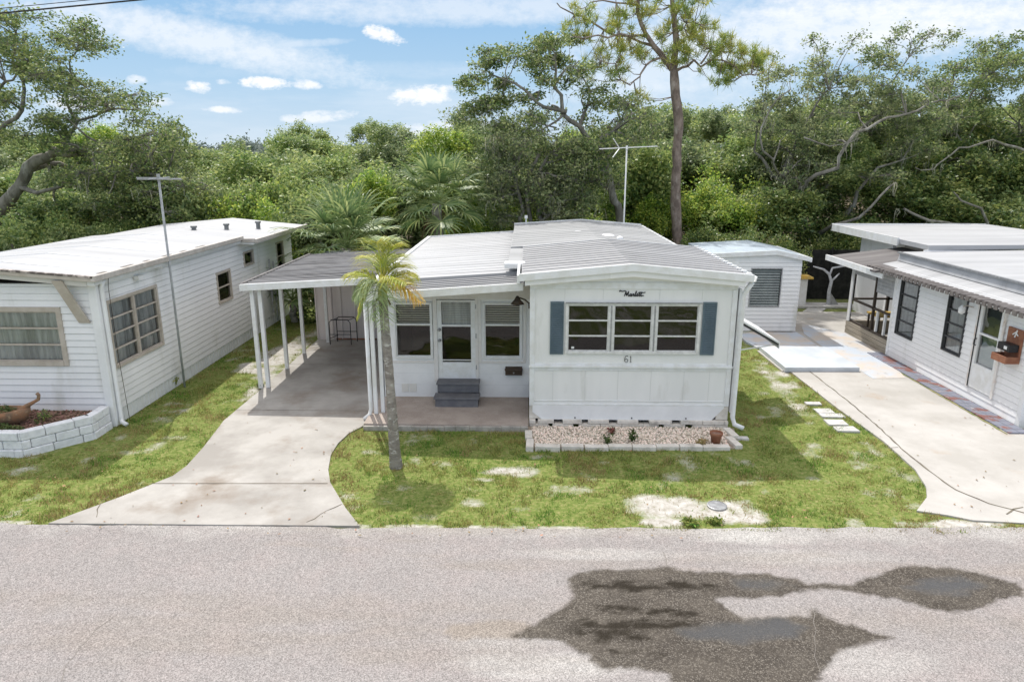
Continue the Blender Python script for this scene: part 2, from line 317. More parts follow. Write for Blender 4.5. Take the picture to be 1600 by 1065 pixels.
sand_blobs = [(1055,790,.85,.38,1.4), (1145,790,.6,.3,1.2), (1000,780,.4,.2,1.0), (1120,805,.7,.28,1.5), (1050,815,.5,.15,1.2), (1165,800,.35,.3,1.2), (800,735,.55,.25,1.1), (760,748,.25,.1,.9), (850,712,.4,.18,.8), (930,720,.35,.12,.7),
              (1200,580,.45,1.6,.75), (1225,610,.25,.8,.8), (1165,720,.4,.25,.65), (1195,700,.3,.25,.5), (440,555,.6,2.4,1.3), (425,600,.45,1.2,1.1), (395,570,.4,1.2,.9), (310,662,.3,.12,.8), (300,640,.3,.2,.4), (165,752,.2,.1,.6), (470,535,.5,2.5,.8),
              (1490,818,.8,.12,1.4), (1545,818,.5,.12,1.2), (1205,660,.3,.5,.4), (1160,752,.4,.15,.7), (1010,775,.4,.1,.8), (1260,640,.25,.6,.45), (1160,810,.5,.1,1.3)]
def sandmask(x, y):
    s = np.zeros(np.shape(x))
    for px, py, rx, ry, k in sand_blobs:
        cx, cy = G(px, py); s = np.maximum(s, k*(1.25-((x-cx)/rx)**2-((y-cy)/ry)**2))
    n = fbm(x, y, 2.2, 5)
    s = s*.8+n*1.2-.2
    s = np.maximum(s, (fbm(x+30, y, 1.1, 5)-.34)*1.6)            # scattered thin spots
    s = np.where(y > 22.5, np.maximum(s, .25), s)
    s = np.where((y < ROAD_Y+.12), np.maximum(s, .35+fbm(x, y, 3, 4)*1.2), s)
    return np.clip(s, 0, 1)

# ------------------------------------------------------------------ ground
def axis(a, b, step, far):
    c = list(np.arange(a, b+1e-6, step)); lo = []; x = a; s = step
    while x > -far: s *= 1.5; x -= s; lo.append(x)
    hi = []; x = b; s = step
    while x < far: s *= 1.5; x += s; hi.append(x)
    return np.array(sorted(lo)+c+hi)
def ground():
    xs = axis(-11.5, 11.5, .07, 600); ys = axis(8.0, 24, .07, 600)
    X, Y = np.meshgrid(xs, ys); nx = len(xs); ny = len(ys)
    Z = np.where((Y > 8.6) & (Y < 24), fbm(X, Y, .6, 3)*.018-.008, -.01)
    v = np.stack([X, Y, Z], -1).reshape(-1, 3)
    i = np.arange(ny-1)[:, None]*nx+np.arange(nx-1)[None, :]; i = i.ravel()
    f = np.stack([i, i+1, i+nx+1, i+nx], 1)
    mt, nt, N, L, P = nodes_of('lawn_soil')
    P.inputs['Roughness'].default_value = .95; P.inputs['Specular IOR Level'].default_value = .1
    at = N.new('ShaderNodeAttribute'); at.attribute_name = 'sand'
    tc = N.new('ShaderNodeTexCoord')
    def nz(s, d=6):
        n = N.new('ShaderNodeTexNoise'); n.inputs['Scale'].default_value = s; n.inputs['Detail'].default_value = d; n.inputs['Roughness'].default_value = .65; L.new(tc.outputs['Object'], n.inputs['Vector']); return n.outputs['Fac']
    def ramp(fac, stops):
        r = N.new('ShaderNodeValToRGB'); L.new(fac, r.inputs[0]); e = r.color_ramp.elements
        while len(e) < len(stops): e.new(.5)
        for k, (p, c) in enumerate(stops): e[k].position = p; e[k].color = rgba(c)
        return r.outputs[0]
    gr = ramp(nz(14, 8), [(.3, (.10, .14, .035)), (.48, (.17, .22, .055)), (.62, (.27, .27, .10)), (.75, (.38, .33, .18))])
    sa = ramp(nz(9, 8), [(.3, (.32, .29, .23)), (.5, (.50, .475, .43)), (.7, (.64, .62, .59))])
    mr = N.new('ShaderNodeMapRange'); ad = N.new('ShaderNodeMath'); ad.operation = 'ADD'
    sc = N.new('ShaderNodeMath'); sc.operation = 'MULTIPLY_ADD'; L.new(nz(26, 5), sc.inputs[0]); sc.inputs[1].default_value = .9; sc.inputs[2].default_value = -.45
    L.new(at.outputs['Fac'], ad.inputs[0]); L.new(sc.outputs[0], ad.inputs[1]); L.new(ad.outputs[0], mr.inputs['Value']); mr.inputs['From Min'].default_value = .2; mr.inputs['From Max'].default_value = .85
    mx = N.new('ShaderNodeMix'); mx.data_type = 'RGBA'; L.new(mr.outputs[0], mx.inputs['Factor']); L.new(gr, mx.inputs['A']); L.new(sa, mx.inputs['B']); L.new(mx.outputs['Result'], P.inputs['Base Color'])
    b = N.new('ShaderNodeBump'); b.inputs['Strength'].default_value = .6; b.inputs['Distance'].default_value = .03; L.new(nz(40, 4), b.inputs['Height']); L.new(b.outputs[0], P.inputs['Normal'])
    o = np_mesh('ground', v, f, mt, None, True); a = o.data.attributes.new('sand', 'FLOAT', 'POINT')
    a.data.foreach_set('value', sandmask(X, Y).ravel().astype(np.float32)); o['kind'] = 'structure'
ground()

def lawn():
    n = 620000; x = RN.uniform(-11, 10, n); y = RN.uniform(ROAD_Y-.02, 20.5, n)
    keep = RN.uniform(size=n) < np.clip(1.25-(y-8)*.055, .35, 1)
    ok = keep & (y > ROAD_Y+fbm(x, y*0, 3, 3)*.05)
    jx = RN.normal(size=n)*.018; jy = RN.normal(size=n)*.018
    for p in (drive_l, drive_r, patio, bed): ok &= ~inpoly(x+jx, y+jy, p)
    for x0, x1, y0, y1 in ((-12,-7.6,10.6,24), (0,3.75,12,22), (-3,0.1,12,22), (-6,-2.9,18.2,21), (5.9,7.8,17.3,22), (9,14,12,22)): ok &= ~((x > x0) & (x < x1) & (y > y0) & (y < y1))
    s = sandmask(x, y); ok &= RN.uniform(size=n) > np.clip((s-.1)*1.35, 0, .97)
    cl = fbm(x, y, 6, 3); ok &= RN.uniform(size=n) < np.clip(.62+cl*1.9, .12, 1)
    x = x[ok]; y = y[ok]; s = s[ok]; cl = cl[ok]; m = len(x)
    tall = RN.uniform(size=m)**2*.03+.014; tall *= (1+np.clip(fbm(x, y, 1.7, 3), -.5, .8))*(1+np.clip(cl*1.6, -.4, .9))
    an = RN.uniform(0, 2*math.pi, m); lean = RN.uniform(.2, 1.1, m)*tall; w = RN.uniform(.004, .0075, m)
    la = RN.uniform(0, 2*math.pi, m); z0 = np.full(m, -.012)
    v = np.empty((m, 3, 3)); v[:, 0] = np.stack([x-np.cos(an)*w, y-np.sin(an)*w, z0], 1); v[:, 1] = np.stack([x+np.cos(an)*w, y+np.sin(an)*w, z0], 1)
    v[:, 2] = np.stack([x+np.cos(la)*lean, y+np.sin(la)*lean, tall], 1)
    dry = (RN.uniform(size=m) < np.clip(.14+s*.5+np.clip(fbm(x+5, y+40, 1.0, 5)+.07, 0, 1)*2.1, 0, .9))
    for k, (sel, mt, nm, lb) in enumerate(((~dry, GRASSB, 'grass', 'short green lawn grass between the homes and the road'), (dry, GRASSD, 'dry_grass', 'dry yellowed grass mixed through the thin parts of the lawn'))):
        vv = v[sel].reshape(-1, 3); o = np_mesh(nm, vv, np.arange(len(vv)).reshape(-1, 3), mt)
        tag(o, lb, 'grass', kind='stuff')
lawn()
def litter():
    n = 420; x = RN.uniform(-9, 9, n); y = 8.1+RN.uniform(0, 1, n)**1.5*9
    v, f = leaf_arrays(np.stack([x, y, np.full(n, .04)], 1), .05, .025, 3); v[:, 2] = .034+(v[:, 2]-.04)*.25
    tag(np_mesh('fallen_leaves', v, f, M('fallen_leaf', (.22, .14, .07), (.32, .22, .1), scale=4, rough=.8, island=.5)), 'scattered brown fallen leaves on the lawn and driveway', 'leaves', kind='stuff')
litter()

def sheet(name, poly, z, mat, thick=.06, parent=None, kind='structure'):
    m = MB(); m.prism(poly, z-thick, z, 'z'); o = m.build(name, mat, parent)
    if kind: o['kind'] = kind
    return o
def line_strip(pts, w, z, jit=0, m=None):
    m = m or MB(); P = []
    for i in range(len(pts)-1):
        a = Vector(pts[i]); b = Vector(pts[i+1]); k = max(1, int((b-a).length/.12))
        for j in range(k): P.append(a.lerp(b, j/k))
    P.append(Vector(pts[-1])); q = []
    for i, p in enumerate(P):
        t = (P[min(i+1, len(P)-1)]-P[max(0, i-1)]).normalized(); n = Vector((-t.y, t.x)); p = p+n*R.uniform(-jit, jit); ww = w*R.uniform(.5, 1.3)/2
        q.append((p-n*ww, p+n*ww))
    vs = [(a.x, a.y, z) for p in q for a in p]; m.add(vs, [(2*i, 2*i+1, 2*i+3, 2*i+2) for i in range(len(q)-1)]); return m
# driveway on the left
dl = sheet('driveway', drive_l, .022, CONC, .07); dl['label'] = 'weathered concrete driveway running under the carport'
m = line_strip([G(232,757), G(512,757)], .02, .0262); line_strip([(-5.72, 12.75), (-3.02, 12.75)], .012, .0262, 0, m); line_strip([(-5.7, 15.9), (-2.98, 15.9)], .014, .0262, .01, m)  # second strip: thin dark line across the slab before the carport
line_strip([G(150,810), G(158,785), G(170,777)], .012, .0262, .02, m); line_strip([G(480,818), G(510,800), G(535,790)], .012, .0262, .02, m)
m.build('joint_and_line', CRACK, dl, recalc=False)
dr = sheet('side_driveway', drive_r, .02, CONC2, .07); dr['label'] = 'pale concrete driveway beside the right hand home'
m = line_strip([G(1262,579), G(1330,632), G(1372,668), G(1408,702), G(1450,736), G(1493,767), G(1545,788), G(1600,803)], .028, .0242, .01)
line_strip([G(1382,702), G(1403,700)], .012, .0242, 0, m); line_strip([G(1572,805), G(1585,797), G(1600,795)], .02, .0242, .02, m)
m.build('joint_and_line', CRACK, dr, recalc=False)

# road
puddleA = [G(*p) for p in [(882,905),(900,893),(940,889),(1000,888),(1043,885),(1060,890),(1120,895),(1200,898),(1240,905),(1262,915),(1290,914),(1325,914),(1345,905),(1375,895),(1400,885),(1440,881),(1500,888),(1540,898),(1590,910),(1602,922),(1600,933),(1560,938),(1535,950),(1500,955),(1480,957),(1455,952),(1425,945),(1400,938),(1345,930),(1310,920),(1265,920),(1240,928),(1200,935),(1150,937),(1125,937),(1130,942),(1145,955),(1165,966),(1205,962),(1262,962),(1272,950),(1285,962),(1310,970),(1340,978),(1365,990),(1400,996),(1362,1002),(1340,1015),(1310,1030),(1288,1050),(1280,1062),(1260,1075),(1050,1080),(1040,1055),(1000,1047),(935,1047),(915,1025),(890,1010),(862,997),(800,994),(840,975),(850,965),(870,955),(885,948),(898,935),(890,922)]]
darkReflA = [[G(*p) for p in [(905,912),(960,906),(1040,908),(1120,912),(1140,919),(1080,922),(980,921),(920,919)]],
          [G(*p) for p in [(872,976),(930,968),(1010,964),(1080,970),(1135,976),(1080,982),(1000,987),(1020,1000),(1010,1008),(930,1000),(880,985)]],
          [G(*p) for p in [(940,952),(1010,948),(1090,955),(1100,964),(1020,963),(950,958)]],
          [G(*p) for p in [(960,1020),(1030,1017),(1045,1023),(1000,1028)]]]
poolA = [[G(*p) for p in [(1060,986),(1140,976),(1220,968),(1260,980),(1240,992),(1160,1000),(1090,1000)]],
         [G(*p) for p in [(1410,918),(1450,906),(1500,904),(1530,914),(1500,926),(1440,926)]],
         [G(*p) for p in [(1150,912),(1200,908),(1235,914),(1200,920),(1160,919)]]]
dampB = [[G(*p) for p in [(700,975),(760,968),(820,970),(832,985),(800,997),(720,1000),(690,990)]]]
def road():
    xs = np.concatenate([[-400, -120, -40, -20, -12], np.arange(-9, 9.01, .035), [12, 20, 40, 120, 400]]); ys = np.concatenate([[2.2, 3, 4, 4.8], np.arange(5.0, ROAD_Y-.03, .03), [ROAD_Y-.02]])
    X, Y = np.meshgrid(xs, ys); nx = len(xs); ny = len(ys)
    edge = np.where(Y > ROAD_Y-.03, np.interp(X, [-7, -2.3, 5.3, 7.2], [.02, .0, .17, .25])+fbm(X, Y*0, 2.5, 5)*.06, 0)
    Yv = Y+edge; v = np.stack([X, Yv, np.full(X.shape, .006)], -1).reshape(-1, 3)
    i = (np.arange(ny-1)[:, None]*nx+np.arange(nx-1)[None, :]).ravel(); f = np.stack([i, i+1, i+nx+1, i+nx], 1)
    nzv = fbm(X, Y, 2.2, 5)*.07+fbm(X, Y, 12, 3)*.045+.01
    d = polydist(X, Y, puddleA)+nzv; wet = np.clip(.5-d/.055, 0, 1)
    # dark reflections painted into parts of the wet patch
    st = np.zeros(X.shape)
    for p in darkReflA: st = np.maximum(st, np.clip(.5-(polydist(X, Y, p)+fbm(X, Y*2, 5, 4)*.12)/.06, 0, 1))
    st = st*np.clip(.85+fbm(X*1.5, Y*4, 4, 4)*1.8, 0, 1); po = np.zeros(X.shape)
    for p in poolA: po = np.maximum(po, np.clip(.5-(polydist(X, Y, p)+fbm(X, Y*2, 4, 4)*.10)/.14, 0, 1))
    pale = np.zeros(X.shape)
    for px, py, rx, ry, k in [(1190,835,1.1,.28,.9), (1080,830,.7,.12,.7), (960,865,1.4,.15,.5), (860,1040,1.0,.25,.6), (1330,1035,1.0,.3,.35), (780,1000,.8,.2,.3), (1250,870,1.5,.2,.35)]:
        cx, cy = G(px, py); pale = np.maximum(pale, k*np.clip(1.1-((X-cx)/rx)**2-((Y-cy)/ry)**2+fbm(X*.6, Y*2.5, 2, 5)*.7, 0, 1))
    dp = np.zeros(X.shape)
    for p in dampB: dp = np.maximum(dp, np.clip(.5-(polydist(X, Y, p)+nzv)/.1, 0, 1))
    dp = np.maximum(dp, np.clip(fbm(X*.22, Y*1.6+3, 1.2, 5)*2.2-.2, 0, .7)*.65); dp = np.maximum(dp, .35*np.clip(1-abs(Y-6.6+.1*np.sin(X*.3))/.28+fbm(X, Y, 3, 4)*.8, 0, 1))
    pale = np.maximum(pale, .5*np.clip((Y-8.1)/.25+fbm(X, Y, 2.5, 4)*1.2, 0, 1))
    mt, nt, N, L, P = nodes_of('asphalt')
    tc = N.new('ShaderNodeTexCoord')
    def att(n):
        a = N.new('ShaderNodeAttribute'); a.attribute_name = n; return a.outputs['Fac']
    def math_(op, a, b, c=None, clamp=False):
        n = N.new('ShaderNodeMath'); n.operation = op; n.use_clamp = clamp
        for k, q in enumerate((a, b, c)):
            if q is None: continue
            if isinstance(q, (int, float)): n.inputs[k].default_value = q
            else: L.new(q, n.inputs[k])
        return n.outputs[0]
    def nz(s, d=4, r=.6):
        n = N.new('ShaderNodeTexNoise'); n.inputs['Scale'].default_value = s; n.inputs['Detail'].default_value = d; n.inputs['Roughness'].default_value = r; L.new(tc.outputs['Object'], n.inputs['Vector']); return n.outputs['Fac']
    def vor(s):
        n = N.new('ShaderNodeTexVoronoi'); n.inputs['Scale'].default_value = s; L.new(tc.outputs['Object'], n.inputs['Vector']); return n
    def mix(f, a, b, mode='MIX'):
        x = N.new('ShaderNodeMix'); x.data_type = 'RGBA'; x.blend_type = mode
        if isinstance(f, float): x.inputs['Factor'].default_value = f
        else: L.new(f, x.inputs['Factor'])
        for s, q in (('A', a), ('B', b)):
            if isinstance(q, tuple): x.inputs[s].default_value = rgba(q)
            else: L.new(q, x.inputs[s])
        return x.outputs['Result']
    v1 = vor(120); bw = N.new('ShaderNodeSeparateColor'); L.new(v1.outputs['Color'], bw.inputs[0])
    v2 = vor(62); bw2 = N.new('ShaderNodeSeparateColor'); L.new(v2.outputs['Color'], bw2.inputs[0])
    base = mix(nz(.5, 4), (.275, .255, .247), (.345, .32, .308))
    base = mix(math_('MULTIPLY', math_('SUBTRACT', nz(1.7, 6, .7), .45, clamp=True), 1.6, clamp=True), base, (.37, .315, .30))
    agg = math_('MULTIPLY_ADD', bw.outputs[0], .7, .65); agg2 = math_('MULTIPLY_ADD', bw2.outputs[1], .3, .85)
    aggm = math_('MULTIPLY', agg, agg2)
    cc = N.new('ShaderNodeCombineColor'); [L.new(aggm, cc.inputs[k]) for k in range(3)]
    base = mix(att('pale'), base, (.47, .455, .43))
    base = mix(math_('MULTIPLY', att('damp'), .75), base, (.28, .24, .2))
    base = mix(1.0, base, cc.outputs[0], 'MULTIPLY')
    # wet colour: dark binder with pale stones standing out
    stone = math_('GREATER_THAN', bw.outputs[0], .88); wetc = mix(stone, (.04, .033, .025), (.26, .235, .2)); wetc = mix(math_('MULTIPLY', math_('SUBTRACT', nz(3.2, 8, .75), .42, clamp=True), 2.6, clamp=True), wetc, (.13, .112, .09))
    wetc = mix(math_('MULTIPLY', bw.outputs[1], .6), wetc, (.062, .052, .041))
    g2 = math_('MULTIPLY', math_('SUBTRACT', nz(30, 3, .7), .52, clamp=True), 5, clamp=True); wetc = mix(math_('MULTIPLY', g2, .75), wetc, (.22, .195, .16)); g3 = math_('MULTIPLY', math_('SUBTRACT', nz(2.1, 6, .7), .5, clamp=True), 4, clamp=True); wetc = mix(math_('MULTIPLY', g3, .6), wetc, (.025, .019, .013))
    base = mix(math_('MULTIPLY', att('wet'), .93), base, wetc)
    base = mix(math_('MULTIPLY', att('stand'), .85), base, (.014, .010, .005)); base = mix(math_('MULTIPLY', att('pool'), .8), base, (.06, .06, .06))  # stand: dark reflections on the water, painted as flat brown-black
    # thin cracks
    L.new(base, P.inputs['Base Color'])
    ro = math_('SUBTRACT', .85, math_('MULTIPLY', att('wet'), .30)); ro = math_('SUBTRACT', ro, math_('MULTIPLY', att('pool'), .52), clamp=True); L.new(ro, P.inputs['Roughness'])
    L.new(math_('MULTIPLY_ADD', att('pool'), .38, .07), P.inputs['Specular IOR Level'])
    b = N.new('ShaderNodeBump'); b.inputs['Distance'].default_value = .006
    L.new(math_('SUBTRACT', .8, math_('MULTIPLY', att('wet'), .5), clamp=True), b.inputs['Strength']); L.new(v1.outputs['Distance'], b.inputs['Height']); L.new(b.outputs[0], P.inputs['Normal'])
    o = np_mesh('road', v, f, mt); o['kind'] = 'structure'
    for nm, A in (('wet', wet), ('stand', st*wet), ('pool', po*wet), ('pale', pale), ('damp', dp)):
        a = o.data.attributes.new(nm, 'FLOAT', 'POINT'); a.data.foreach_set('value', A.ravel().astype(np.float32))
    m = line_strip([G(97,1064), G(105,1040), G(122,1012), G(150,985), G(175,965)], .007, .0085, .02)
    line_strip([G(1036,862), G(1043,885)], .007, .0085, .015, m); line_strip([G(1268,948), G(1275,985), G(1272,1025), G(1285,1050)], .007, .0085, .02, m)
    line_strip([G(1362,1000), G(1400,996)], .007, .0085, .02, m); line_strip([G(1275,955), G(1310,968)], .007, .0085, .02, m)
    m.build('crack', CRACKR, o, recalc=False)
road()

# ------------------------------------------------------------------ building helpers
def wall(fr, length, z0, z1, openings=(), lap=0, prot=.016, thick=.07, top=None):
    """openings (a0,a1,zb,zt) in wall coordinates; real holes. lap = height of a siding course"""
    m = MB(fr); zs = {z0, z1}
    if lap:
        z = z0
        while z < z1-1e-4: zs.add(round(z, 4)); z += lap
    for o in openings: zs.add(o[2]); zs.add(o[3])
    gr = set()
    if lap:
        z = z0+lap
        while z < z1-.03: g_ = round(z+.010, 4); gr.add(round(z, 4)); zs.add(g_); z += lap
        zs = {q for q in zs if not any(0 < q-g < .0095 for g in gr)}
    zs = sorted(zs)
    for a, b in zip(zs[:-1], zs[1:]):
        if b-a < 1e-4: continue
        mid = (a+b)/2; cuts = sorted((o[0], o[1]) for o in openings if o[2] < mid < o[3]); x = 0; spans = []
        for c0, c1 in cuts:
            if c0 > x: spans.append((x, c0))
            x = max(x, c1)
        if x < length: spans.append((x, length))
        if lap:
            k = math.floor((mid-z0)/lap+1e-6); pa = prot*(1-(a-z0-k*lap)/lap); pb = prot*(1-(b-z0-k*lap)/lap)
        else: pa = pb = 0
        if lap and any(abs(a-g) < 1e-4 for g in gr): pa = pb = -.016
        for s, e in spans:
            m.add([(s,-thick,a),(e,-thick,a),(e,pa,a),(s,pa,a),(s,-thick,b),(e,-thick,b),(e,pb,b),(s,pb,b)],
                  [(0,3,2,1),(4,5,6,7),(0,1,5,4),(1,2,6,5),(2,3,7,6),(3,0,4,7)])
    return m
def tilted_panes(fr, a0, a1, z0, z1, cols, rows, mull, glass, w):
    m = MB(fr); cw = (a1-a0)/cols; h = (z1-z0)/rows
    for c in range(cols):
        x0 = a0+c*cw+(mull/2 if c else 0); x1 = a0+(c+1)*cw-(mull/2 if c < cols-1 else 0)
        for r in range(rows):
            e = (.012, .016, .021)[r % 3]+R.uniform(-.002, .002); m.add([(x0, -.002, z0+r*h), (x1, -.002, z0+r*h), (x1, -.002-e, z0+(r+1)*h), (x0, -.002-e, z0+(r+1)*h)], [(0, 1, 2, 3)])
    o = m.build('pane', glass, w, recalc=False)
    if o.data.polygons[0].normal.dot(Vector((fr.n[0], fr.n[1], 0))) < 0: o.data.flip_normals()
def pane(fr, a0, a1, z0, z1, d, glass, w):
    m = MB(fr); m.add([(a0, d, z0), (a1, d, z0), (a1, d, z1), (a0, d, z1)], [(0, 1, 2, 3)]); o = m.build('pane', glass, w, recalc=False)
    n = Vector((fr.n[0], fr.n[1], 0))
    if o.data.polygons[0].normal.dot(n) < 0: o.data.flip_normals()
    return o
def window(parent, fr, a0, a1, z0, z1, cols, rows, fmat, fw=.05, bar=.022, proud=.035, glass=GLASS, back=None, mull=None, split=None, tilt=False, name='window', label=None):
    """frame proud of the wall, bars, one pane mesh, something behind the glass"""
    m = MB(fr); mw = mull or fw
    m.box(a0-fw, a0, -.05, proud, z0-fw, z1+fw); m.box(a1, a1+fw, -.05, proud, z0-fw, z1+fw)
    m.box(a0, a1, -.05, proud, z1, z1+fw); m.box(a0, a1, -.05, proud+.012, z0-fw, z0)
    cw = (a1-a0)/cols
    for c in range(1, cols): m.box(a0+c*cw-mw/2, a0+c*cw+mw/2, -.045, proud-.008, z0, z1)
    hs = split or [z0+(z1-z0)*k/rows for k in range(1, rows)]
    for c in range(cols):
        x0 = a0+c*cw+(mw/2 if c else 0); x1 = a0+(c+1)*cw-(mw/2 if c < cols-1 else 0)
        for h in hs: m.box(x0, x1, -.04, proud-.016, h-bar/2, h+bar/2)
        m.box(x0, x0+bar*.6, -.04, proud-.02, z0, z1); m.box(x1-bar*.6, x1, -.04, proud-.02, z0, z1)
        m.box(x0+bar*.6, x1-bar*.6, -.04, proud-.02, z0, z0+bar*.7); m.box(x0+bar*.6, x1-bar*.6, -.04, proud-.02, z1-bar*.7, z1)
    w = m.build(name, fmat, parent, bevel=.003)
    if label: w['label'] = label
    if tilt: tilted_panes(fr, a0, a1, z0, z1, cols, rows, mw, glass, w)
    else: pane(fr, a0, a1, z0, z1, -.01, glass, w)
    if back == 'blind' or back == 'blind_top':
        b = MB(fr); zb = z0+.02 if back == 'blind' else (split[0] if split else (z0+z1)/2)-.02; z = z1-.02
        while z > zb: b.box(a0+.02, a1-.02, -.10, -.075, z-.022, z); z -= .046
        b.box(a0+.02, a1-.02, -.10, -.08, zb-.03, zb); b.build('blind', BLIND, w)
    if back == 'curtain':
        n = max(8, int((a1-a0)/.04)); vs = []
        for i in range(n+1):
            a = a0+(a1-a0)*i/n; d = -.075+.02*math.sin(i*1.9)+.01*math.sin(i*.7); vs += [(a, d, z0), (a, d, z1)]
        MB(fr).add(vs, [(2*i, 2*i+2, 2*i+3, 2*i+1) for i in range(n)]).build('curtain', CURT, w)
    return w
def gable(m, x0, x1, xr, y0, y1, ze0, ze1, zr, th):
    return m.prism([(x0, ze0), (xr, zr), (x1, ze1), (x1, ze1-th), (xr, zr-th), (x0, ze0-th)], y0, y1)
def ribs(m, x0, x1, xr, ze0, ze1, zr, y0, y1, step, w=.03, h=.028):
    y = y0
    while y < y1:
        gable(m, x0, x1, xr, y, y+w, ze0+h, ze1+h, zr+h, h+.004); y += step
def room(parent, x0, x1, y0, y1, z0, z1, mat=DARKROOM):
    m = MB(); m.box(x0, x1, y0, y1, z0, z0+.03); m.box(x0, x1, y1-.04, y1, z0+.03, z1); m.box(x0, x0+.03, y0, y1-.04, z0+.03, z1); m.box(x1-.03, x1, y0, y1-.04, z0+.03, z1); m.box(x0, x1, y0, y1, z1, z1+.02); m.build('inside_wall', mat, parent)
def downspout(name, parent, pts, r=.035, mat=W_TRIM): return MB().tube(pts, r, 8).build(name, mat, parent, smooth=True)

